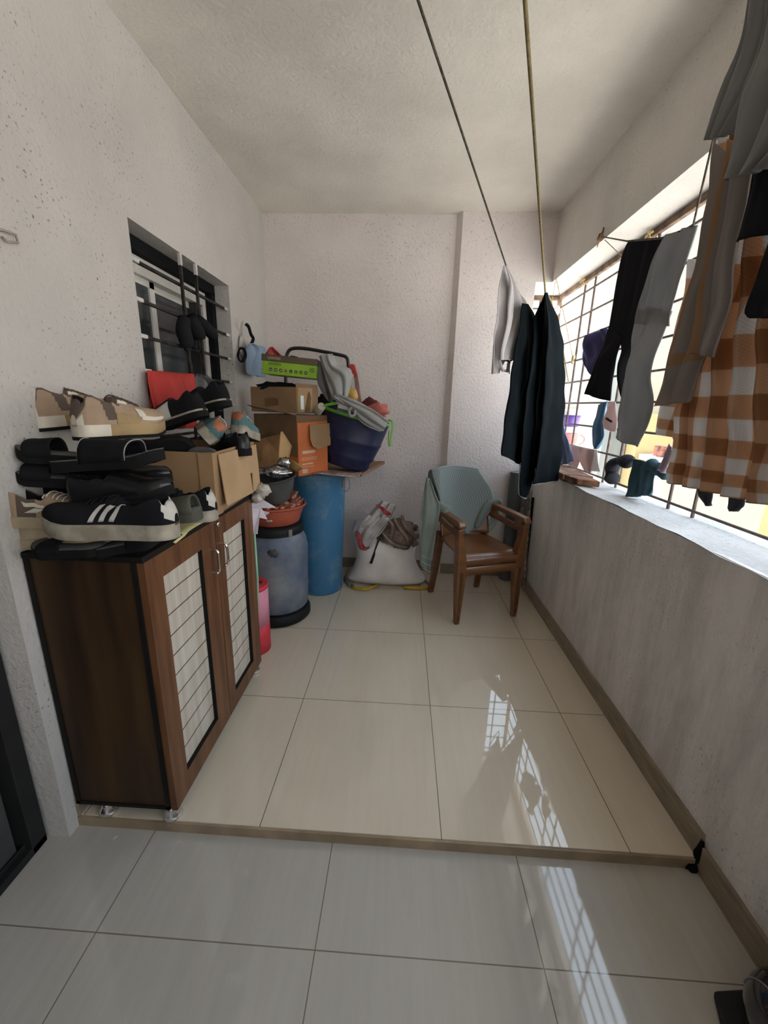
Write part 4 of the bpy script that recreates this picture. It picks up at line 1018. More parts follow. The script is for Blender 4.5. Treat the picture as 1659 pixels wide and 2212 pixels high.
MB().tube([atx(*crom([(518, 752), (527, 755), (530, 770), (521, 782), (514, 770), (517, 755)], k/24), .09) for k in range(25)], .009, 8, sq=.3).build('strap', S_blackm, t)
MB().box(0, .006, 1.095, 1.135, 1.735, 1.762).tube([atx(-6, 494, .006), atx(12, 500, .012), atx(34, 506, .012), atx(40, 524, .012), atx(18, 524, .012), atx(-6, 522, .006)], .0035, 6)
b = MB().tube([atx(-8, 496, .004), atx(8, 497, .014), atx(34, 507, .014), atx(39, 524, .012), atx(16, 522, .014), atx(4, 512, .004)], .0032, 6)
tag(b.build('wall_loop', mat('dull_wire', (.40, .33, .29), .5, .3)), 'bent wire loop fixed high on the left wall at the photo edge', 'hook')
# ------------------------------------------------------------------ tall drum, small barrel, basins
M_bluedrum = mat('blue_plastic_drum', (0.045, 0.20, 0.36), 0.45, var=0.15, vscale=5, bump=0.08, bscale=12)
def scuffed(name, base, scuff, lo, hi, sc):
    mt = bpy.data.materials.new(name); mt.use_nodes = True
    n = mt.node_tree.nodes; l = mt.node_tree.links; b = n['Principled BSDF']; b.inputs['Roughness'].default_value = 0.5
    geo = n.new('ShaderNodeNewGeometry'); ns = n.new('ShaderNodeTexNoise'); ns.inputs['Scale'].default_value = sc; ns.inputs['Detail'].default_value = 9; ns.inputs['Roughness'].default_value = 0.7
    l.new(geo.outputs['Position'], ns.inputs['Vector'])
    r = n.new('ShaderNodeMapRange'); r.inputs[1].default_value = lo; r.inputs[2].default_value = hi; l.new(ns.outputs[0], r.inputs[0])
    l.new(mixc(n, l, r.outputs[0], base, scuff), b.inputs['Base Color'])
    return mt
M_bluedrum = scuffed('blue_drum_plastic', (0.045, 0.17, 0.32), (0.20, 0.30, 0.36), 0.52, 0.74, 5)
M_greydrum = scuffed('grey_blue_barrel_plastic', (0.085, 0.112, 0.175), (0.21, 0.225, 0.235), 0.42, 0.66, 4)
M_blackp = mat('black_plastic', (0.010, 0.010, 0.010), 0.6, spec=0.25)
M_clay = mat('terracotta_plastic', (0.46, 0.105, 0.06), 0.42, var=0.12)
M_basin = mat('dark_grey_plastic', (0.065, 0.068, 0.066), 0.5, var=0.2)
M_wood = mat('plywood_board', (0.26, 0.14, 0.07), 0.7, var=0.2, vscale=6, stretch=(1, 8, 8))

dc = Vector((.455, 2.79, 0)); dh = .893
rt = aty(746, 1040, dc.y).x-dc.x; rb = aty(738, 1255, dc.y).x-dc.x
t = thing('plastic_drum', 'tall light blue plastic drum under the wooden board', 'drum', dc)
MB().lathe([(.001, .004), (rb*.93, .004), (rb*.98, .012), (rb, .03), (lerp(rb, rt, .5), .45), (rt*.99, dh-.08), (rt, dh-.05), (rt*1.0, dh-.02), (rt*.98, dh), (.001, dh)], dc, 56).build('body', M_bluedrum, t, auto=50)
MB().lathe([(rb*1.0, .022), (rb*1.012, .012), (rb*.99, .002), (rb*.95, .002)], dc, 56).build('foot_ring', M_bluedrum, t)
MB().lathe([(rt*.99, dh-.05), (rt*1.02, dh-.04), (rt*1.02, dh-.006), (rt*.98, dh)], dc, 56).build('rim', M_bluedrum, t)

bc = Vector((.262, 2.365, 0)); br_ = aty(664, 1230, bc.y).x-bc.x
zL = .615
t = thing('barrel_stand', 'black round rubber stand under the small blue barrel', 'stand', bc)
rs = aty(669, 1318, bc.y).x-bc.x
MB().lathe([(.001, .002), (rs*.93, .002), (rs, .016), (rs*1.0, .05), (rs*.95, .072), (br_*.9, .076), (.001, .076)], bc, 48).build('ring', M_blackp, t, auto=50)
t = thing('plastic_barrel', 'small scuffed grey-blue barrel with black lid on the floor', 'barrel', bc+Vector((0, 0, .077)))
prof = [(.001, .077), (br_*.90, .077), (br_*.97, .095), (br_*.985, .2), (br_*1.0, .215), (br_*.985, .23), (br_*.995, .36), (br_*1.005, .42), (br_*1.0, .46), (br_*1.012, .475), (br_*.99, .49), (br_*.97, .525), (br_*.90, .556), (br_*.84, .572), (br_*.83, .59), (.001, .59)]
MB().lathe(prof, bc, 56).build('body', M_greydrum, t, auto=60)
MB().lathe([(br_*.985, .545), (br_*.955, .545), (br_*.86, .567), (br_*.87, .576)], bc, 40).build('shoulder_band', mat('deep_blue_plastic', (.03, .06, .22), .5), t) if False else None
MB().lathe([(br_*.84, .575), (br_*.885, .578), (br_*.89, .60), (br_*.87, .622), (br_*.80, .632), (.001, .632)], bc, 56).build('lid', M_blackp, t, auto=50)
p0 = bc+Vector((br_*.89*cos(-.75), br_*.89*sin(-.75), .60))
MB().box(-.012, .012, -.004, .006, -.02, .02, 0, Matrix.Translation(p0) @ Matrix.Rotation(-.75+pi/2, 4, 'Z')).build('clamp', mat('galvanised_steel', (.5, .5, .5), .35, .9), t, smooth=False)
p1 = bc+Vector((br_*1.0*cos(-1.35), br_*1.0*sin(-1.35), .495))
MB().blob(p1, (.035, .012, .022), 14, 8, .5, 4).build('scar', mat('smeared_scar', (.10, .095, .09), .8), t)

rc = (aty(659, 1092, bc.y).x-bc.x); rz0 = .634; rz1 = aty(650, 1092, bc.y).z+.012
t = thing('red_basin', 'terracotta red basin of brown onions on the small barrel', 'basin', (bc.x, bc.y, rz0))
MB().lathe([(.001, rz0), (rc*.70, rz0), (rc*.78, rz0+.01), (rc*.93, rz1-.02), (rc*.96, rz1-.012), (rc*1.0, rz1-.012), (rc*1.02, rz1-.006), (rc*1.0, rz1), (rc*.95, rz1), (rc*.90, rz1-.02), (rc*.74, rz0+.02), (.001, rz0+.012)], bc, 56).build('bowl', M_clay, t, auto=60)
ps = bc+Vector((rc*.845*cos(-1.45), rc*.845*sin(-1.45), lerp(rz0, rz1, .45)))
MB().lathe([(.001, .001), (.017, .001), (.019, -.004), (.001, -.006)], n=20, M=Matrix.Translation(ps) @ Matrix.Rotation(-1.45+pi/2, 4, 'Z') @ Matrix.Rotation(pi/2-.25, 4, 'X')).build('sticker', mat('pale_sticker', (.42, .38, .34), .8, var=.5, vscale=60), t)
M_onion = mat('onion_skin', (0.28, 0.085, 0.035), 0.3, vscale=14, stretch=(1, 1, .3), col2=(0.13, 0.03, 0.02), coat=0.3)
M_stub = mat('onion_root', (0.42, 0.30, 0.18), 0.8)
rng = random.Random(5)
def onion():
    mb = MB(); pr = []
    for k in range(11):
        a = pi*k/10; r = sin(a)**.85*.026; z = -cos(a)*.023
        pr.append((max(.0015, r), z+(.012*smooth(.8, 1, k/10))))
    mb.lathe(pr, n=18); st_ = MB().tube([(0, 0, .030), (.001, 0, .040), (.004, .001, .047)], [.005, .003, .0012], 6)
    return mb, st_
def add_onion(loc, rot, s, label):
    o = bpy.data.objects.new('onion', None); COL.objects.link(o); o.empty_display_size = .02
    o.matrix_basis = Matrix.Translation(loc) @ Euler(rot).to_matrix().to_4x4() @ Matrix.Scale(s, 4)
    tag(o, label, 'onion', 'onions in the red basin'); return o
on0 = None
spots = []
for ring, (rr, n_, z) in enumerate(((.155, 12, -.006), (.105, 8, .014), (.055, 5, .03), (.0, 1, .04))):
    for k in range(n_):
        a = 2*pi*k/n_+ring*.4
        spots.append((bc.x+rr*cos(a)+rng.uniform(-.008, .008), bc.y+rr*sin(a)+rng.uniform(-.008, .008), rz1+z-.008+rng.uniform(-.004, .006)))
# a heaped group at the right of the basin, against the drum
for px, py, yy in ((598, 1085, 2.36), (612, 1078, 2.38), (628, 1072, 2.40), (622, 1090, 2.33), (604, 1100, 2.28), (636, 1088, 2.36), (642, 1098, 2.34), (615, 1108, 2.26), (633, 1106, 2.28), (585, 1102, 2.26), (618, 1066, 2.36), (632, 1080, 2.30), (624, 1098, 2.22), (608, 1090, 2.24), (640, 1084, 2.42), (598, 1106, 2.2), (645, 1090, 2.28)):
    q = aty(px, py, yy); spots.append((q.x, q.y, q.z))
def _keep(p):
    dx, dy = p[0]-bc.x, p[1]-bc.y; r = math.hypot(dx, dy); m_ = rc*.76
    if r > m_: dx, dy = dx*m_/r, dy*m_/r
    return (bc.x+dx, bc.y+dy, max(p[2]+.014, rz1-.004))
spots = [_keep(p) for p in spots]
mb, st_ = onion(); mesh_b = mesh_s = None
for k, sp in enumerate(spots):
    o = add_onion(sp, (rng.uniform(-1, 1), rng.uniform(-1, 1), rng.uniform(0, 6)), rng.uniform(1.0, 1.28), 'papery brown onion heaped in the terracotta red basin')
    if k == 0:
        c1 = mb.build('bulb', M_onion, o, local=True); c2 = st_.build('stem', M_stub, o, local=True); oa, ob_ = c1, c2
    else:
        for src in (oa, ob_):
            d = src.copy(); COL.objects.link(d); d.parent = o

# dark grey basin leaning on the onions, with a foil packet in it
gc = aty(598, 1060, 2.24); gr = (aty(643, 1022, 2.24).x-aty(552, 1022, 2.24).x)/2*1.05
GM = Matrix.Translation((aty(600, 1083, 2.24).x, 2.24, aty(600, 1083, 2.24).z)) @ Matrix.Rotation(radians(-7), 4, 'Y') @ Matrix.Rotation(radians(6), 4, 'X')
gh = (aty(600, 1030, 2.24).z-aty(600, 1083, 2.24).z)
t = thing('grey_basin', 'dark grey basin holding a foil packet above the red basin', 'basin', GM.translation)
MB().lathe([(.001, 0), (gr*.46, 0), (gr*.56, .010), (gr*.80, gh*.5), (gr*.93, gh-.012), (gr, gh-.01), (gr*1.04, gh-.002), (gr*1.0, gh+.002), (gr*.92, gh-.006), (gr*.72, gh*.5), (gr*.52, .02), (.001, .012)], n=52, M=GM).build('bowl', M_basin, t, auto=60)
M_foil = mat('silver_foil', (.62, .62, .63), .22, .9, var=.3, vscale=25, bump=.8, bscale=28)
fc = aty(594, 1020, 2.22)
b = MB().blob(fc+Vector((0, 0, .002)), (.085, .065, .03), 26, 14, .55, 3.2, 4).blob(aty(616, 1000, 2.25), (.04, .03, .03), 16, 10, .6, 3, 9)
tag(b.build('foil_packet', M_foil), 'crumpled silver foil packet lying in the dark grey basin', 'packet')
tc_ = aty(634, 1010, 2.26)
TM = Matrix.Translation(tc_) @ Matrix.Rotation(radians(35), 4, 'Y') @ Matrix.Rotation(radians(-20), 4, 'X')
t = MB().lathe([(.001, -.01), (.03, -.01), (.042, .02), (.045, .03), (.040, .03), (.028, 0), (.001, -.004)], n=30, M=TM)
tag(t.build('ochre_bowl', mat('ochre_plastic', (.26, .16, .05), .5)), 'small ochre bowl tilted in the dark grey basin beside the foil', 'bowl')
# folded papers and a bag end between the cabinet and the basins
M_paper = mat('lilac_white_paper', (.62, .57, .62), .8, var=.05); M_bagp = mat('clear_plastic_bag', (.50, .45, .40), .3, bump=.6, bscale=30)
yp = 1.815
def ppoly(pts, y, th=.003): 
    q = [aty(a, c, y+d) for a, c, d in pts]; return q
b = MB()
b.prism(ppoly([(543, 1088, 0), (566, 1079, .03), (596, 1097, .02), (545, 1098, -.01)], yp), (0, .003, .001))
b.prism(ppoly([(543, 1098, 0), (564, 1097, .02), (577, 1122, .03), (560, 1118, .01), (556, 1154, 0), (547, 1152, 0), (544, 1115, -.01)], yp-.015), (0, .003, .001))
b.prism(ppoly([(566, 1104, 0), (582, 1108, .02), (571, 1116, .02)], yp+.01), (0, .003, .001))
tag(b.build('folded_papers', M_paper, smooth=False), 'folded lilac-white papers poking out behind the shoe cabinet', 'paper')
b = MB().blob(aty(566, 1060, 1.80), (.034, .03, .032), 18, 12, .45, 3, 3).blob(aty(556, 1074, 1.79), (.028, .03, .026), 16, 10, .5, 3, 8).tube([aty(560, 1048, 1.8), aty(578, 1052, 1.81), aty(584, 1062, 1.81), aty(572, 1068, 1.8)], [.006, .010, .008, .004], 8)
tag(b.build('plastic_bag', M_bagp), 'crumpled pale plastic bag between the carton and grey basin', 'bag')
st0 = atz(553, 1290, .20); 
tag(MB().tube([aty(549, 1150, 1.9), aty(556, 1255, 1.9), aty(557, 1420, 1.9)], .007, 8).build('green_stick', mat('mint_green_plastic', (.30, .55, .36), .5)), 'mint green stick standing behind the shoe cabinet door edge', 'stick')
# rolled mat standing behind the cabinet
M_matr = mat('red_foam', (.62, .035, .055), .6, var=.05); M_matp = mat('pink_foam', (.66, .25, .33), .6, var=.05)
mc = Vector((.238, 1.97, 0)); mr = aty(580, 1340, 1.97).x-mc.x; mh = aty(566, 1262, 1.97).z
t = thing('rolled_mat', 'rolled pink and red foam mat standing beside the small barrel', 'mat', mc)
def spiral(z0, z1, r0):
    prof = []
    n = 90; out = []; th = .0055
    for k in range(n+1):
        a = 2*pi*3.2*k/n; r = r0-(.0105*a/(2*pi)); out.append((r, a))
    mb = MB(); P = [[Vector((mc.x+r*cos(a-1.0), mc.y+r*sin(a-1.0), z)) for r, a in out] for z in (z0, lerp(z0, z1, .5), z1)]
    mb.grid(P); return mb
spiral(.001, mh*.42, mr).build('lower_sheet', M_matr, t, thick=.008)
spiral(mh*.42, mh-.02, mr).build('upper_sheet', M_matp, t, thick=.008)
spiral(mh-.02, mh, mr).build('rim', M_matr, t, thick=.009)

# ------------------------------------------------------------------ board on the drum and the stack on it
bz = dh+.002
f0 = atz(606, 1018, bz); f1 = atz(781, 1030, bz)
fd = (f1-f0).normalized(); bd = Vector((-fd.y, fd.x, 0))
pk = [Vector((f0.x-.06, f0.y-.01, bz)), Vector((f1.x, f1.y, bz)), Vector((f1.x, f1.y, bz))+bd*.66, Vector((f0.x-.06, f0.y-.01, bz))+bd*.66]
tag(MB().prism(pk, (0, 0, .022)).build('wooden_board', M_wood, smooth=False, bevel=.002), 'brown wooden board across the top of the tall blue drum', 'board')
bt = bz+.0235
def quad_box(N, L, R_, z0, z1):
    far = L+R_-N
    return [Vector((*v.xy, z0)) for v in (N, R_, far, L)], [Vector((*v.xy, z1)) for v in (N, R_, far, L)]
def box_between(near_px, left_px, right_px, y0, yl, yr):
    N = aty(*near_px, y0); L = aty(*left_px, yl); R_ = aty(*right_px, yr); return N, L, R_
M_orange = mat('orange_print', (.52, .13, .025), .6, var=.08)
M_print = mat('pale_print', (.62, .42, .30), .6)
# lower carton
N, L, R_ = box_between((644, 1010), (553, 990), (708, 1000), 2.37, 2.50, 2.52)
z1 = aty(640, 897, 2.37).z
t = thing('orange_box', 'large brown carton with orange printed side on the wooden board', 'box', (N.x, N.y, bt))
bb, tt = quad_box(N, L, R_, bt, z1)
MB().hexa(bb, tt).build('body', M_carddk, t, smooth=False, bevel=.003)
nR = (R_-N).normalized(); nRo = Vector((nR.y, -nR.x, 0)); nL = (L-N).normalized(); nLo = Vector((-nL.y, nL.x, 0))
def on_face(N, d, o, u, z, off): return Vector((N.x, N.y, 0))+d*u+o*off+Vector((0, 0, z))
WR = Vector((R_-N).xy).length; WL = Vector((L-N).xy).length
def facequad(mb, N, d, o, u0, u1, z0, z1, off=.0015, th=.0012):
    q = [on_face(N, d, o, u, z, off) for u, z in ((u0, z0), (u1, z0), (u1, z1), (u0, z1))]
    mb.prism(q, o*th)
b = MB(); facequad(b, N, nR, nRo, .002, WR-.002, bt+.002, z1-.045); facequad(b, N, nL, nLo, .002, WL*.9, bt+.03, bt+.115)
pr_ = b.build('orange_panel', M_orange, t, smooth=False)
b = MB()
zz = bt
for (u0, u1, za, zb_) in ((.06, .50, .052, .055), (.12, .48, .066, .074), (.12, .62, .094, .097), (.12, .62, .105, .108), (.12, .14, .094, .108), (.14, .56, .133, .150), (.12, .30, .015, .040)):
    facequad(b, N, nR, nRo, u0*WR, u1*WR, zz+za, zz+zb_, .003, .0008)
facequad(b, N, nL, nLo, .02, .09, bt+.04, bt+.075, .003, .0008)
b.build('printed_marks', M_print, pr_, smooth=False)
b = MB()
q = [on_face(N, nR, nRo, u*WR, z, o_) for u, z, o_ in ((.36, z1-.058, .012), (1.06, z1-.058, .012), (1.0, z1-.19, .03), (.55, z1-.205, .034), (.40, z1-.185, .03), (.34, z1-.14, .022))]
b.prism(q, nRo*.004)
b.build('flap', M_card, t, smooth=False)
b = MB()
q = [on_face(N, nL, nLo, u*WL, z, o_) for u, z, o_ in ((.0, z1, .002), (1.0, z1+.004, .002), (1.0, z1+.02, .05), (.05, z1+.008, .045))]
b.prism(q, (0, 0, .004)); b.build('top_flap', M_card, t, smooth=False)
# upper carton
z1b = z1+.012
N2_, L2_, R2_ = box_between((641, 880), (542, 860), (687, 880), 2.42, 2.54, 2.58)
z2 = aty(643, 836, 2.42).z
t = thing('brown_carton', 'small torn brown carton stacked on the orange-sided one', 'box', (N2_.x, N2_.y, z1b))
bb, tt = quad_box(N2_, L2_, R2_, z1b, z2)
b = MB()
for i in range(4):
    wall(b, bb[i], bb[(i+1) % 4], z1b, z2+(.02 if i == 0 else 0), .004)
b.hexa(bb, [v+Vector((0, 0, .005)) for v in bb])
b.build('walls', M_card, t, smooth=False)
nR2 = Vector((*(R2_-N2_).xy, 0)).normalized(); nR2o = Vector((nR2.y, -nR2.x, 0)); nL2 = Vector((*(L2_-N2_).xy, 0)).normalized(); nL2o = Vector((-nL2.y, nL2.x, 0))
b = MB(); facequad(b, N2_, nR2, nR2o, .01, .13, z1b+.004, z2-.002, .002); b.build('torn_side', M_card2, t, smooth=False)
b = MB()
q = [on_face(N2_, nR2, nR2o, u, z, .007) for u, z in ((.06, z1b+.005), (.10, z1b+.01), (.115, z1b+.09), (.10, z1b+.125), (.085, z1b+.07))]
b.prism(q, nR2o*.003)
q = [on_face(N2_, nL2, nL2o, u, z, .002) for u, z in ((.13, z1b+.04), (.23, z1b+.03), (.23, z1b+.08), (.17, z1b+.085), (.13, z1b+.08))]
b.prism(q, nL2o*.001)
b.build('torn_patch', M_carddk, t, smooth=False)
b = MB(); facequad(b, N2_, nR2, nR2o, .028, .055, z1b+.02, z1b+.10, .004); b.build('label_strip', M_white, t, smooth=False)
b = MB(); facequad(b, N2_, nR2, nR2o, .022, .028, z1b+.01, z1b+.10, .004); b.build('green_strip', mat('green_print', (.12, .35, .05), .6), t, smooth=False)
tag(MB().blob((lerp(N2_.x, L2_.x, .45), 2.55, z2-.003), (.13, .06, .035), 22, 10, .4, 3, 2).build('black_clothing', C_black), 'black clothing stuffed in the small torn carton', 'cloth')
# green shoe box, tilted, with its lid
gz = z2+.025
Ng = aty(566, 806, 2.40); Rg = aty(683, 818, 2.42)
gx = (Rg-Ng).normalized(); gW = (Rg-Ng).length
hT = (aty(567, 778, 2.40)-Ng).length; hL = (aty(564, 766, 2.40)-Ng).length
Mg = frame_M(Ng, gx, Vector((0, 0, 1)))           # x along the front, y up, z towards the camera
M_green = mat('lime_green_card', (.23, .42, .02), .5, var=.08); M_lid = mat('olive_brown_card', (.085, .065, .035), .55, var=.08)
M_ink = mat('dark_green_ink', (.025, .05, .015), .6); M_lidink = mat('pale_ink', (.50, .42, .30), .6); M_yink = mat('yellow_ink', (.45, .38, .02), .6)
t = thing('green_shoe_box', 'lime green shoe box with brown lid topmost on the stack', 'box', Ng)
gd = .20
MB().box(0, gW, 0, hT, -gd, 0, 0, Mg).build('body', M_green, t, smooth=False, bevel=.0015)
ld = MB().box(-.004, gW+.003, hT-.001, hL+.006, -gd-.003, .003, 0, Mg).build('lid', M_lid, t, smooth=False, bevel=.0015)
fsz = .020
text_mesh('lettering', 'UOVOSI', fsz, Mg @ Matrix.Translation((gW*.10, hT+.010, .0034)), M_lidink, ld)
text_mesh('lettering', '>', fsz*1.2, Mg @ Matrix.Translation((gW*.255, hT+.008, .0034)), mat('orange_ink', (.5, .25, .12), .6), ld)
text_mesh('lettering', 'UOVOSI', fsz, Mg @ Matrix.Translation((gW*.11, hT-.020, .0008)), M_ink, t)
text_mesh('lettering', '>', fsz*1.2, Mg @ Matrix.Translation((gW*.28, hT-.022, .0008)), M_yink, t)
for k in range(8):
    cx_ = gW*(.155+.093*k); cyy = hT*.36
    ic = MB().lathe([(.001, .0014), (.0095, .0014), (.0098, .0002), (.001, .0002)], n=22, M=Mg @ Matrix.Translation((cx_, cyy, 0)))
    ico = ic.build('icon', M_ink if k != 3 else mat('brown_ink', (.20, .16, .08), .6), t, smooth=False)
    g_ = MB(); zz = .0016
    shp = [[(-.006, -.003), (.006, -.004), (.006, .001), (0, .001), (-.003, .004), (-.006, .002)], [(-.006, 0), (0, .004), (.005, .003), (.005, -.003), (-.002, -.004)], [(-.006, -.003), (-.002, .003), (.003, .004), (.006, -.003)], [(-.003, -.003), (.003, -.003), (0, .004)], [(-.007, -.003), (.007, -.003), (.007, -.0015), (-.007, -.0015)], [(-.003, -.004), (.003, -.004), (.003, .001), (0, .006), (-.003, .001)], [(-.006, .003), (-.001, -.005), (.001, -.005), (.006, .004), (.004, .004), (0, -.002), (-.004, .003)], [(-.006, .002), (-.002, -.005), (.002, 0), (.006, -.004), (.005, .003), (0, .002)]][k]
    g_.prism([(Mg @ Matrix.Translation((cx_, cyy, zz))) @ Vector((x, y, 0)) for x, y in shp], Mg.to_3x3() @ Vector((0, 0, .0006)))
    g_.build('pictogram', M_lidink if k != 3 else M_ink, ico, smooth=False)
lg = MB(); cx_, cyy = gW*.915, hT*.60
for (x0, x1, y0, y1) in ((-.013, .013, .009, .011), (-.013, .013, -.011, -.009), (-.013, -.011, -.011, .011), (.011, .013, -.011, .011), (-.008, -.002, .004, .006), (-.008, -.006, -.006, .006), (-.003, -.001, -.006, .006), (.002, .008, .003, .005), (.002, .004, -.001, .005), (.002, .008, -.002, 0), (.006, .008, -.006, 0), (0, .008, -.007, -.005)):
    lg.box(cx_+x0, cx_+x1, cyy+y0, cyy+y1, .0002, .0012, 0, Mg)
lg.build('square_logo', M_ink, t, smooth=False)
# things stuffed behind / on the boxes
rc0 = aty(592, 764, 2.52)
b = drape([(584, 752), (574, 764), (566, 776)], [(590, 750), (604, 762), (616, 776)], lambda a, c: aty(a, c, 2.5), (0, -1, 0), 14, 12, .012, 1.5, 3, noise_amp=.02)
tag(b.build('red_wrapper', mat('red_wrapper', (.40, .025, .025), .35, vscale=10, col2=(.30, .03, .03)), thick=.004), 'red and white wrapper behind the green shoe box lid', 'wrapper')
b = drape([(629, 768), (626, 778), (630, 788)], [(640, 770), (662, 782), (668, 790)], lambda a, c: aty(a, c, 2.56), (0, -1, 0), 14, 10, .014, 1.5, 5, noise_amp=.02)
tag(b.build('black_wrapper', mat('black_plastic_bag', (.012,)*3, .35), thick=.004), 'black plastic wrapper behind the green shoe box, right of the red one', 'wrapper')
# folded kraft bag at the left of the lower carton
KY = 2.26
M_kraft = mat('kraft_paper', (.28, .15, .06), .75, var=.18, vscale=9, bump=.5, bscale=16); M_kraft2 = mat('light_kraft', (.46, .29, .13), .75, var=.08, bump=.3)
t = thing('paper_bag', 'crumpled brown kraft paper bag between carton and basins', 'bag', aty(590, 1010, KY))
pa = [aty(a, c, KY+d) for a, c, d in ((545, 955, .04), (572, 945, .03), (606, 938, .0), (600, 975, .0), (601, 1002, -.02), (560, 1018, -.02), (548, 1015, .02))]
b = MB(); b.prism(pa, (.0, .05, .0)); b.build('front', M_kraft, t, smooth=False, bevel=.004)
pb = [aty(a, c, KY+d) for a, c, d in ((606, 932, .0), (627, 965, .05), (621, 990, .04), (612, 988, .02), (601, 1000, -.01), (601, 972, .0))]
MB().prism(pb, (0, .04, 0)).build('gusset', M_kraft2, t, smooth=False, bevel=.003)
tag(MB().lathe([(.001, .03), (.022, .03), (.024, .026), (.024, -.05), (.001, -.05)], n=26, M=Matrix.Translation(aty(692, 882, 2.46)) @ Matrix.Rotation(radians(62), 4, 'X') @ Matrix.Rotation(radians(25), 4, 'Y')).build('white_cap_bottle', mat('cream_plastic', (.48, .46, .38), .5), auto=40), 'white capped bottle lying between the cartons and blue bucket', 'bottle')

# ------------------------------------------------------------------ blue fabric bucket with green trim, on the board
bk_c = Vector((aty(746, 1000, 2.66).x, 2.66, bt+.045))
M_bkt = scuffed('navy_coated_cloth', (.006, .010, .050), (.035, .04, .06), .52, .72, 7); M_lime = mat('lime_webbing', (.14, .45, .05), .7)
rB = (aty(802, 1000, 2.66).x-aty(700, 1000, 2.66).x)/2; rT = (aty(848, 905, 2.66).x-aty(704, 905, 2.66).x)/2; hB = aty(770, 893, 2.66).z-bk_c.z
BM = Matrix.Translation(bk_c) @ Matrix.Rotation(radians(14), 4, 'Y')
t = thing('blue_bucket', 'navy blue soft bucket with lime green handles on the board', 'bucket', bk_c)
pf = [(.001, 0), (rB*.96, .0), (rB*1.0, .012), (rB*1.02, .05), (lerp(rB, rT, .25)*1.03, .07), (lerp(rB, rT, .3), .085), (lerp(rB, rT, .55)*1.02, hB*.5), (lerp(rB, rT, .6)*1.035, hB*.53), (lerp(rB, rT, .62)*1.01, hB*.56), (lerp(rB, rT, .9), hB*.88), (rT, hB), (rT*.97, hB), (rT*.9, hB*.85), (.001, hB*.80)]
MB().lathe(pf, n=60, M=BM, wob=.0).build('body', M_bkt, t, auto=70)
MB().lathe([(rT*.99, hB-.016), (rT*1.01, hB-.014), (rT*1.01, hB+.002), (rT*.985, hB+.003)], n=60, M=BM).build('trim', M_lime, t)
MB().tube([aty(*crom([(700, 876), (718, 872), (738, 870), (752, 876), (764, 884)], k/20), 2.44) for k in range(21)], .012, 8, sq=.3).build('handle', M_lime, t)
MB().tube([aty(*crom([(838, 908), (846, 910), (848, 925), (844, 945), (842, 964), (839, 955), (840, 930)], k/24), 2.52) for k in range(25)], .009, 8, sq=.3).build('handle', M_lime, t)
# clothing heaped in and over the bucket
C_ltgrey = cloth_mat('light_grey_cotton', (.36, .37, .36), .9, .1); C_mgrey = cloth_mat('mid_grey_cotton', (.17, .17, .175), .9, .1)
Y0 = 2.45
def ay(d=0): return lambda a, c: aty(a, c, Y0+d)
t = thing('grey_trousers', 'light grey trousers heaped over the navy bucket', 'trousers', aty(760, 900, Y0))
mb = MB()
drape([(688, 768), (698, 800), (712, 840), (722, 862), (740, 868)], [(717, 764), (728, 788), (758, 800), (754, 840), (746, 868)], ay(), (0, -1, 0), 26, 34, .014, 2.2, 2, mb, top=.7, belly=.05, noise_amp=.012)
drape([(722, 852), (742, 866), (762, 876), (780, 890), (800, 906), (826, 928)], [(728, 872), (745, 876), (763, 888), (776, 908), (796, 922), (822, 932)], ay(-.04), (0, -1, 0), 14, 40, .010, 1.4, 3, mb, top=.8, belly=.03, noise_amp=.012)
drape([(730, 850), (760, 862), (790, 876), (815, 892), (838, 910)], [(728, 862), (752, 878), (780, 896), (806, 914), (828, 932)], ay(-.06), (0, -1, 0), 16, 40, .012, 1.4, 5, mb, top=.8, belly=.03, noise_amp=.014)
mb.build('legs', C_ltgrey, t, thick=.006)
MB().tube([aty(*crom([(760, 880), (754, 886), (757, 898), (766, 896), (768, 886)], k/16), Y0-.09) for k in range(17)], .010, 8, sq=.6).build('cuff', C_ltgrey, t)
tag(drape([(683, 782), (685, 810), (690, 835), (704, 862)], [(704, 775), (716, 820), (722, 846), (718, 872)], ay(.035), (0, -1, 0), 18, 24, .014, 1.6, 7, top=.7, noise_amp=.012).build('dark_grey_cloth', C_mgrey, thick=.005), 'dark grey cloth behind the light grey trousers, beside the green box', 'cloth')
tag(MB().blob(aty(705, 880, 2.66), (.07, .06, .09), 20, 12, .25, 3, 2).build('black_bundle', C_black), 'black bundle in the gap between cartons and navy bucket', 'cloth')
tag(MB().blob(aty(815, 888, 2.80), (.075, .05, .05), 20, 12, .35, 3, 4).build('salmon_cloth', cloth_mat('salmon_cotton', (.48, .15, .12), .9)), 'salmon cloth behind the navy bucket rim', 'cloth')
tag(MB().blob(aty(799, 876, 2.84), (.05, .04, .05), 18, 12, .45, 3, 6).build('maroon_cloth', cloth_mat('maroon_cotton', (.13, .035, .035), .9)), 'maroon cloth lying on the salmon one behind the bucket', 'cloth')
tag(MB().blob(aty(758, 852, 2.66), (.045, .03, .04), 16, 10, .3, 3, 5).build('yellow_toy', mat('peach_and_yellow', (.55, .30, .18), .6, vscale=18, col2=(.55, .36, .03))), 'peach and yellow scrap behind the light grey trousers', 'scrap')
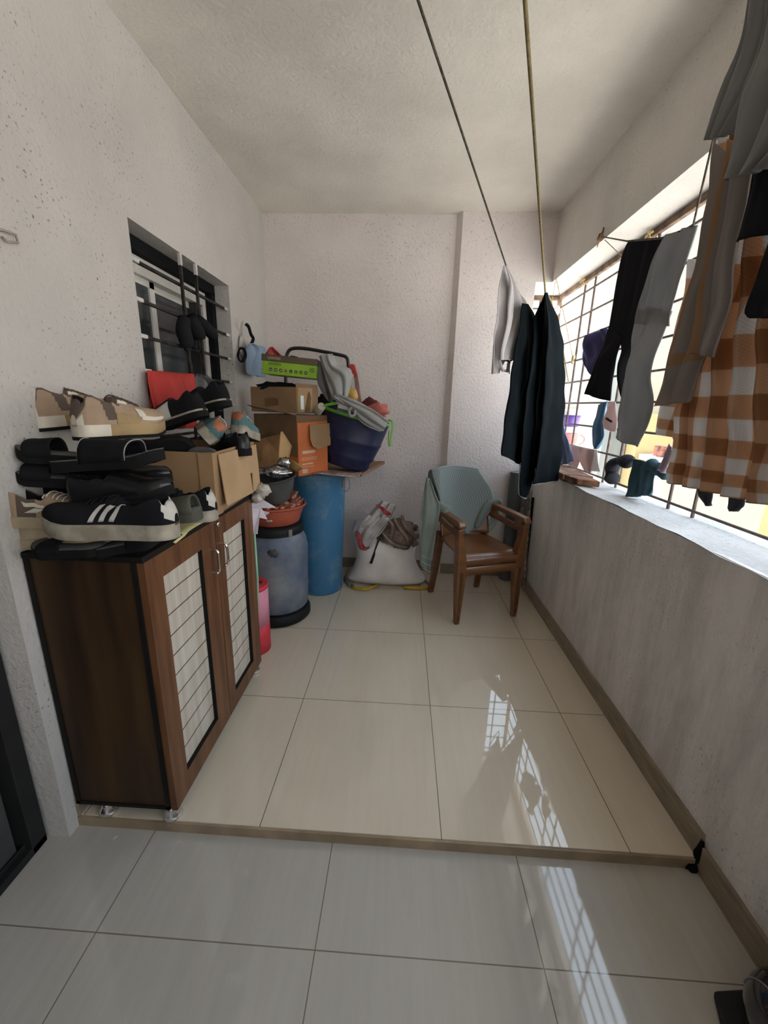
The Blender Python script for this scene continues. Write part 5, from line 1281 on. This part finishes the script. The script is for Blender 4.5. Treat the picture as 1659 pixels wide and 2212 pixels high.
# flat plastic and paper under the bucket
b = MB(); pts = [(676, 994), (690, 992), (706, 998), (724, 1004), (760, 1012), (775, 1014)]
P = [[aty(*crom(pts, k/24), 2.40).lerp(aty(*crom(pts, k/24), 2.40)+Vector((0, .2, 0)), j/6)+Vector((0, 0, .008*nz((k, j, 0), .9, 3)+(.004 if j else 0))) for k in range(25)] for j in range(7)]
zmin = min(p.z for r in P for p in r)
P = [[Vector((p.x, p.y, max(bt+.003, bt+.004+(p.z-zmin)*.25))) for p in r] for r in P]
tag(b.grid(P).build('printed_wrapper', mat('printed_wrapper', (.50, .45, .36), .5, vscale=28, col2=(.22, .08, .09)), thick=.005), 'crumpled printed plastic wrapper flat under the navy bucket', 'wrapper')

# black tube frame standing behind the stack, red-topped plank beside it
yf = 3.1
fp = [(617, 900), (617, 830), (618, 785), (621, 763), (632, 753), (660, 753), (700, 760), (735, 767), (748, 772), (752, 785), (754, 830), (757, 900)]
pts = [aty(*crom(fp, k/70), yf) for k in range(71)]
pts = [Vector((pts[0].x, yf, .89))]*0+pts
lo = pts[0].z
t = MB().tube([Vector((pts[0].x, yf, bt+.001))]+pts+[Vector((pts[-1].x, yf, bt+.001))], .0125, 10)
tag(t.build('tube_frame', mat('black_tube_paint', (.012,)*3, .35)), 'black bent tube frame standing against the back wall behind the stack', 'frame')
pr4 = [aty(a, c, 3.0) for a, c in ((752, 788), (764, 786), (780, 862), (790, 905), (766, 905), (758, 840))]
t = thing('leaning_plank', 'narrow pinkish plank with a red top leaning by the tube frame', 'plank', Vector((pr4[3].x, 3.0, .02)))
xa = aty(770, 830, 3.0)
q = [aty(a, c, 3.0) for a, c in ((764, 812), (772, 812), (786, 905), (776, 905))]
lowL = q[3]+(q[3]-q[0]).normalized()*0; 
dirn = (q[2]-q[1]); kk = (q[2].z-bt-.001)/(-dirn.z)
e1 = q[2]+dirn*kk; e2 = q[3]+(q[3]-q[0])*((q[3].z-bt-.001)/(-(q[3]-q[0]).z))
MB().prism([q[0], q[1], e1, e2], (0, .05, 0)).build('board', mat('pinkish_wood', (.34, .20, .17), .7, var=.15), t, smooth=False)
MB().prism([aty(a, c, 2.99) for a, c in ((752, 790), (758, 786), (765, 787), (772, 812), (768, 815), (760, 805))], (0, .06, 0)).build('red_cap', mat('red_plastic', (.50, .04, .03), .5), t, smooth=False, bevel=.003)
b = MB().tube([aty(742, 1032, 2.6), aty(741, 1052, 2.6)], .008, 6).tube([aty(*crom([(752, 1030), (756, 1050), (748, 1062), (742, 1060)], k/14), 2.62) for k in range(15)], .0025, 5)
tag(b.build('dangling_cord', mat('pink_grey_cord', (.32, .2, .2), .7)), 'pink and grey cords dangling from the board beside the drum', 'cord')
# ------------------------------------------------------------------ brown plastic armchair with a towel on it
M_chair = mat('brown_plastic', (0.20, 0.088, 0.032), 0.30, vscale=3.5, stretch=(1, 1, 5), col2=(0.13, 0.05, 0.018), coat=0.15)
ch = thing('plastic_chair', 'brown moulded plastic armchair facing away from the wall corner', 'chair', (1.552, 2.612, 0), (0, 0, radians(19.4)))
def cb(nm, mb, **k): return mb.build(nm, M_chair, ch, local=True, **k)
SZ = .452
# seat: curved sheet with a rolled front
P = []
for j in range(15):
    v = j/14; row = []
    for i in range(17):
        u = -1+2*i/16
        w = lerp(.212, .178, v); y = lerp(-.215, .20, v)
        z = SZ-.012*(1-u*u)*sin(pi*min(1, v*1.1))-.03*smooth(.14, 0, v)**2+.004*v
        row.append(Vector((u*w, y, z)))
    P.append(row)
cb('seat', MB().grid(P), thick=.010)
# front aprons with the long slit
def apron(z0, z1, arch, nm):
    b = MB(); top = []; bot = []
    for i in range(21):
        u = -1+2*i/20
        top.append(Vector((u*.205, -.222, z1))); bot.append(Vector((u*.205, -.222, z0-.05*max(0, abs(u)-.80)/.2*arch)))
    b.grid([top, bot]); return cb(nm, b, thick=.018)
apron(.398, .442, .3, 'upper_apron'); apron(.336, .388, 1.0, 'lower_apron')
for sx in (-1, 1):
    b = MB()
    # front leg: outer L profile rising to the arm, tapering to the foot
    rings = []
    for z, x0, x1, y0, y1 in ((.0, .196, .226, -.232, -.198), (.05, .194, .228, -.236, -.196), (.33, .176, .238, -.236, -.176), (.45, .180, .240, -.232, -.170), (.56, .205, .244, -.226, -.168), (.635, .212, .246, -.222, -.160)):
        rings.append([Vector((sx*x0, y0, z)), Vector((sx*x1, y0, z)), Vector((sx*x1, y1, z)), Vector((sx*x0, y1, z))])
    b.loft(rings)
    lg_ = cb('front_leg', b, smooth=False, bevel=.006)
    g_ = MB().box(sx*.208-.009, sx*.208+.009, -.2395, -.2345, .09, .36).box(sx*.21-.008, sx*.21+.008, -.2385, -.2335, .025, .06)
    g_.build('channel', mat('brown_recess_shade', (.10, .042, .016), .5), lg_, local=True, smooth=False)  # darker brown strips paint the shade of a groove down each leg
    # rear leg, splayed backwards
    b = MB(); rings = []
    for z, x0, x1, y0, y1 in ((.0, .172, .214, .235, .262), (.25, .160, .205, .185, .225), (.44, .150, .200, .165, .205), (.50, .150, .196, .175, .205)):
        rings.append([Vector((sx*x0, y0, z)), Vector((sx*x1, y0, z)), Vector((sx*x1, y1, z)), Vector((sx*x0, y1, z))])
    b.loft(rings); cb('rear_leg', b, smooth=False, bevel=.006)
    # arm: upper rail, lower rail and ties, leaving the long slot
    b = MB(); rings = []
    for y, zc, xx in ((-.238, .652, .228), (-.22, .668, .229), (-.10, .672, .228), (.04, .676, .222), (.15, .685, .206), (.215, .70, .190)):
        h = .017 if y > -.23 else .010
        rings.append([Vector((sx*(xx-.024), y, zc-h)), Vector((sx*(xx+.024), y, zc-h)), Vector((sx*(xx+.024), y, zc+h)), Vector((sx*(xx-.024), y, zc+h))])
    b.loft(rings); cb('arm', b, smooth=False, bevel=.008, bseg=3)
    b = MB(); rings = []
    for y, zc, xx in ((-.17, .600, .226), (0, .607, .222), (.13, .615, .208), (.205, .625, .192)):
        rings.append([Vector((sx*(xx-.012), y, zc-.022)), Vector((sx*(xx+.012), y, zc-.022)), Vector((sx*(xx+.012), y, zc+.016)), Vector((sx*(xx-.012), y, zc+.016))])
    b.loft(rings)
    b.box(*sorted((sx*.208, sx*.234)), -.19, -.12, .60, .668).box(*sorted((sx*.196, sx*.222)), .09, .16, .61, .68)
    cb('arm_lower_rail', b, smooth=False, bevel=.004)
# backrest, curved and leaning
def backpt(u, v, o=0.0):
    w = lerp(.185, .200, v)*(1-.30*smooth(.72, 1.0, v)*abs(u)**3)
    y = .185+.115*v+.0-.055*u*u*(1-.3*v); z = lerp(.475, .905, v)-.055*smooth(.6, 1, v)*abs(u)**2.4
    return Vector((u*w, y-o, z))
P = [[backpt(-1+2*i/20, j/20) for i in range(21)] for j in range(21)]
cb('backrest', MB().grid(P), thick=.012)

# towel: ribbed, blue-green grey, over the back and both arms
def bld_rib(n, l, u, v):
    s = mth(n, l, 'GREATER_THAN', mth(n, l, 'SINE', mth(n, l, 'MULTIPLY', u, 420)), -.1)
    nsn = n.new('ShaderNodeTexNoise'); nsn.inputs['Scale'].default_value = 160; nsn.inputs['Detail'].default_value = 3
    a = mixc(n, l, nsn.outputs[0], (.19, .23, .225), (.36, .40, .385))
    c = mixc(n, l, mth(n, l, 'MULTIPLY', s, .55), a, (.13, .165, .165))
    return c
M_towel = uv_mat('ribbed_towelling', bld_rib, .95, .3, .03)
M_towelp = cloth_mat('plain_towel_end', (.24, .28, .255), .95, .03)
tw = thing('chair_towel', 'grey-green ribbed towel draped over the brown chair', 'towel', (1.50, 2.75, .5))
CM = ch.matrix_basis
cp = CM @ backpt(0, .6, .02); cn = (CM.to_3x3() @ Vector((0, -1, .25))).normalized()
def bk(px, py, o=0.0): return atp(px, py, cp+cn*o, cn)
# front fall over the backrest: follows its curve
def tow(u, v):
    """u across, v from the top down the front"""
    return None
P = []; UVs = []
Lp = [(925, 1021), (929, 1040), (938, 1068), (945, 1092), (958, 1110), (972, 1122), (985, 1138), (1003, 1148)]
Rp = [(1030, 1017), (1040, 1036), (1052, 1058), (1058, 1078), (1054, 1098), (1044, 1116), (1032, 1136), (1012, 1149)]
for j in range(45):
    v = j/44; a = crom(Lp, v); c = crom(Rp, v); row = []; ur = []
    for i in range(31):
        u = i/30; px = lerp(a[0], c[0], u); py = lerp(a[1], c[1], u)-(9*sin(pi*u) if True else 0)*(1-smooth(0, .35, v))+ 4*sin(pi*u)*smooth(.7, 1, v)
        p = bk(px, py); lc = CM.inverted() @ p
        off = -.055*(min(1, abs(lc.x)/.2))**2*(.9)
        p = p+cn*(-off*1.0+.010+.005*nz((px*.02, py*.02, 0), 1, 3)+.004*sin(u*9+v*4))
        row.append(p); ur.append((u*.36, v*.42))
    P.append(row); UVs.append(ur)
top_row = P[0]
MB().grid(P, 0, UVs).build('front_fall', M_towel, tw, thick=.006)
# the fold over the top and down the back
P2 = []; U2 = []
for j in range(24):
    v = j/23; row = []; ur = []
    for i in range(31):
        p = top_row[i].copy(); bk_dir = -cn
        if v < .25:
            a = v/.25*pi; p = p+bk_dir*(.024*(1-cos(a)))+Vector((0, 0, .016*sin(a)))
        else:
            p = p+bk_dir*.05+Vector((0, 0, -(v-.25)*.36))+bk_dir*(.03*(v-.25)+.008*sin(i*.9+v*3))
        row.append(p); ur.append((i/30*.36, -v*.40))
    P2.append(row); U2.append(ur)
MB().grid(P2, 0, U2).build('back_fall', M_towel, tw, thick=.006)
# left end hanging over the left arm
la = CM @ Vector((-.222, .03, .70)); ln = (CM.to_3x3() @ Vector((-1, -.25, 0))).normalized()
def lpn(px, py, o=0.0): return atp(px, py, la+ln*(.035+o), (CM.to_3x3() @ Vector((-.55, -1, 0))).normalized())
drape([(922, 1030), (915, 1062), (910, 1092), (908, 1130), (905, 1180), (908, 1222)], [(930, 1036), (942, 1070), (950, 1095), (944, 1140), (934, 1190), (928, 1242)], lpn, (CM.to_3x3() @ Vector((-.55, -1, 0))).normalized(), 18, 50, .007, 1.4, 3, top=.7).build('left_end', M_towelp, tw, thick=.005)
b = MB()
for k, yy in enumerate((1208, 1222, 1235)):
    b.tube([lpn(lerp(911, 930, i/10), yy-8+i*.9, .012) for i in range(11)], .0016, 5)
b.build('border_lines', C_hem, tw)
for nm, pp, mm in (('arm_fold', [(918, 1096), (926, 1090), (936, 1094), (948, 1101)], M_towelp),):
    MB().tube([CM @ Vector((-.226, lerp(-.02, .17, i/10), .700+.003*sin(i))) for i in range(11)], .030, 12, sq=.32).build(nm, mm, tw)
# rolled end over the right arm
rl = [(1030, 1140), (1040, 1118), (1052, 1098), (1064, 1086), (1076, 1083), (1082, 1088)]
MB().tube([bk(*crom(rl, k/24), .03+.07*k/24) for k in range(25)], [.020+.014*sin(pi*k/24) for k in range(25)], 14, sq=.7).build('right_roll', M_towel, tw)
drape([(1058, 1066), (1062, 1092), (1058, 1120), (1040, 1142)], [(1080, 1086), (1078, 1112), (1068, 1138), (1052, 1150)], lambda a, c: bk(a, c, .01), cn, 14, 20, .006, 1.4, 4, top=.7).build('right_end', M_towelp, tw, thick=.005)

# ------------------------------------------------------------------ white sack in the corner
M_sack = mat('white_woven_sack', (.80, .75, .72), .7, var=.06, vscale=6, bump=.15, bscale=220)
M_sackg = mat('grey_print_sack', (.22, .23, .24), .7, var=.2); M_sacky = mat('yellow_print_sack', (.55, .36, .02), .6, var=.15)
sc = Vector((.985, 2.955, 0))
t = thing('grain_sack', 'plump white woven sack standing beside the tall blue drum', 'sack', sc)
xl = lambda px, py: aty(px, py, 2.87)
rings = []
lv = [(.004, 745, 924, .5), (.03, 744, 925, .8), (.08, 757, 913, .95), (.17, 768, 898, 1.0), (.27, 768, 897, 1.0), (.35, 762, 903, .95), (.40, 766, 900, .8), (.435, 780, 890, .55), (.45, 805, 870, .25)]
for z, pl_, pr2, dk in lv:
    pz = 1262
    yq = 2.87; a = aty(pl_, 1200, yq).x; c = aty(pr2, 1200, yq).x
    cx_ = (a+c)/2; rx = (c-a)/2; ry = .155*dk+.02; ring = []
    for k in range(36):
        an = 2*pi*k/36; ex = .75
        x = cx_+rx*math.copysign(abs(cos(an))**ex, cos(an)); y = sc.y+ry*math.copysign(abs(sin(an))**ex, sin(an))
        w_ = 1+.02*nz((cos(an), sin(an), z*5), 2.5, 3)
        ring.append(Vector((cx_+(x-cx_)*w_, sc.y+(y-sc.y)*w_, z)))
    rings.append(ring)
MB().loft(rings).build('body', M_sack, t, sub=1)
yy0 = 2.79
b = MB()
def strip(pts, y, up, th, mi=0):
    q0 = [atz(px, py, .004) for px, py in pts]
    P_ = [[Vector((p.x, p.y+.01*j, .004+up*j+.006*abs(sin(i*1.3+j)))) for i, p in enumerate(q0)] for j in range(3)]
    return MB().grid(P_, mi)
strip([(757, 1270), (768, 1275), (788, 1277), (800, 1274), (818, 1268)], yy0, .008, .004).build('yellow_bottom', M_sacky, t, thick=.006)
strip([(872, 1272), (890, 1274), (908, 1275), (926, 1273)], yy0, .007, .004).build('yellow_bottom', M_sacky, t, thick=.006)
strip([(742, 1254), (747, 1262), (756, 1270), (764, 1267)], yy0, .012, .004).build('grey_corner', M_sackg, t, thick=.006)
strip([(905, 1262), (916, 1258), (926, 1266), (928, 1272)], yy0, .012, .004).build('grey_corner', M_sackg, t, thick=.006)
ys = 2.782
b = MB().prism([aty(a, c, ys) for a, c in ((816, 1168), (820, 1167), (811, 1190), (810, 1200), (804, 1218), (798, 1217), (806, 1196))], (0, .004, 0))
b.build('tie_strip', M_blackp, t, smooth=False)
# loose bags heaped on the sack
M_bw = scuffed('soiled_white_sack', (.50, .47, .46), (.26, .24, .22), .45, .68, 9); M_rp = mat('red_print', (.34, .045, .045), .7, var=.2, vscale=40); M_bb = mat('brown_polythene', (.21, .15, .115), .35, var=.25, vscale=10, bump=.7, bscale=14)
t = thing('brown_bag', 'crumpled brown bag heaped on the white sack', 'bag', aty(860, 1160, 2.86))
MB().blob(aty(858, 1155, 2.87), (.165, .12, .105), 44, 24, .30, 2.6, 3).build('bundle', M_bb, t)
for k, pts in enumerate(([(836, 1120), (848, 1135), (846, 1155), (838, 1172)], [(868, 1112), (872, 1130), (888, 1148), (898, 1160)], [(850, 1118), (862, 1140), (878, 1160), (880, 1178)], [(826, 1150), (840, 1168), (860, 1180), (882, 1182)])):
    MB().tube([aty(*crom(pts, i/16), 2.76) for i in range(17)], [.006+.014*sin(pi*i/16) for i in range(17)], 8).build('crease', M_bb, t)
t = thing('printed_bag', 'soiled white bag with red printed bands on the brown bag', 'bag', aty(800, 1190, 2.78))
drape([(826, 1082), (805, 1102), (785, 1122), (766, 1126), (760, 1148)], [(858, 1092), (848, 1114), (840, 1128), (812, 1160), (780, 1160)], lambda a, c: aty(a, c, 2.775), (0, -1, 0), 26, 34, .016, 2.4, 3, top=.8, noise_amp=.012, belly=.04).build('upper', M_bw, t, thick=.004)
drape([(796, 1112), (778, 1132), (772, 1155), (774, 1180), (786, 1188)], [(842, 1120), (826, 1140), (812, 1160), (804, 1178), (792, 1189)], lambda a, c: aty(a, c, 2.75), (0, -1, 0), 20, 34, .010, 1.8, 5, top=.8, noise_amp=.010, belly=.03).build('tail', M_bw, t, thick=.004)
drape([(812, 1090), (818, 1090)], [(836, 1116), (846, 1110)], lambda a, c: aty(a, c, 2.715), (0, -1, 0), 24, 6, .006, 2, 4, top=1, curve=pline).build('red_band', M_rp, t, thick=.003)
drape([(768, 1152), (774, 1172), (778, 1186), (790, 1189)], [(776, 1150), (783, 1168), (788, 1180), (800, 1183)], lambda a, c: aty(a, c, 2.715), (0, -1, 0), 10, 20, .004, 1, 4, top=1).build('red_band', M_rp, t, thick=.003)

# ------------------------------------------------------------------ pipes in the corner
M_steel = mat('dull_steel', (.34, .31, .26), .35, .8, var=.25, vscale=30); M_drain = mat('grey_pvc', (.09, .10, .105), .5)
t = thing('drain_pipe', 'thick grey drain pipe stub in the corner behind the chair', 'pipe', (1.84, 3.07, 0))
pc = atz(1095, 1256, 0); pc.y += .055
MB().tube([(pc.x, pc.y, .001), (pc.x, pc.y, .30), (pc.x, pc.y, .88)], .05, 24).build('pipe', M_drain, t, auto=50)
for p, tp, rr, lb in ((atz(1117, 1264, .0), (1132, 1060), .011, 'thin steel pipe leaning in the corner, left of two'), (atz(1131, 1276, .0), (1146, 1060), .013, 'steel pipe leaning in the corner by the parapet, right of two')):
    top = aty(*tp, p.y+.05)
    top = p+(top-p)*1.0
    tag(MB().tube([p+Vector((0, 0, .012)), top], rr, 14).build('steel_pipe', M_steel, auto=50), lb, 'pipe')
p = atz(1141, 1274, 0)
top = aty(1153, 1075, p.y+.04)
t = thing('wooden_batten', 'black flat batten leaning beside the steel pipes', 'batten', p)
MB().hexa([p+Vector(v) for v in ((-.016, 0, .002), (.014, 0, .002), (.014, .012, .002), (-.016, .012, .002))], [top+Vector(v) for v in ((-.016, 0, 0), (.014, 0, 0), (.014, .012, 0), (-.016, .012, 0))]).build('slat', M_black, t, smooth=False)
mp_ = p.lerp(top, .52)
MB().box(-.012, .012, -.003, .001, -.02, .02, 0, Matrix.Translation(mp_)).build('brown_sticker', mat('brown_tape', (.22, .13, .08), .6), t, smooth=False)

# ------------------------------------------------------------------ helmet and black bag at the lower right corner
hc = atz(1738, 2262, .05)
t = thing('helmet', 'glossy black helmet at the lower right corner of the floor', 'helmet', (hc.x, hc.y, LOW+.021))
M_gloss = mat('glossy_black_shell', (.014, .014, .018), .16, coat=.6)
hr = .098; hz = LOW+.021+.088
MB().blob((hc.x, hc.y, hz), (hr, hr*1.12, .10), 44, 26, .0, fn=lambda v: Vector((v.x, v.y, max(v.z, -.086)))).build('shell', M_gloss, t)
MB().tube([Vector((hc.x-.62*hr+.0*a, hc.y+hr*1.13*.785*cos(a), hz+.102*.785*sin(a))) for a in [pi*k/30 for k in range(31)]], .0022, 6).build('seam', mat('grey_trim', (.30, .30, .34), .3, .5), t)
b = MB().hexa([atz(px, py, LOW+.002) for px, py in ((1540, 2152), (1572, 2290), (1740, 2290), (1700, 2140))], [atz(px, py, LOW+.02) for px, py in ((1542, 2138), (1580, 2290), (1740, 2290), (1700, 2128))])
tag(b.build('black_mat_bag', mat('black_fabric_bag', (.010,)*3, .8), smooth=False, bevel=.006), 'flat black bag under the helmet at the lower right corner', 'bag')
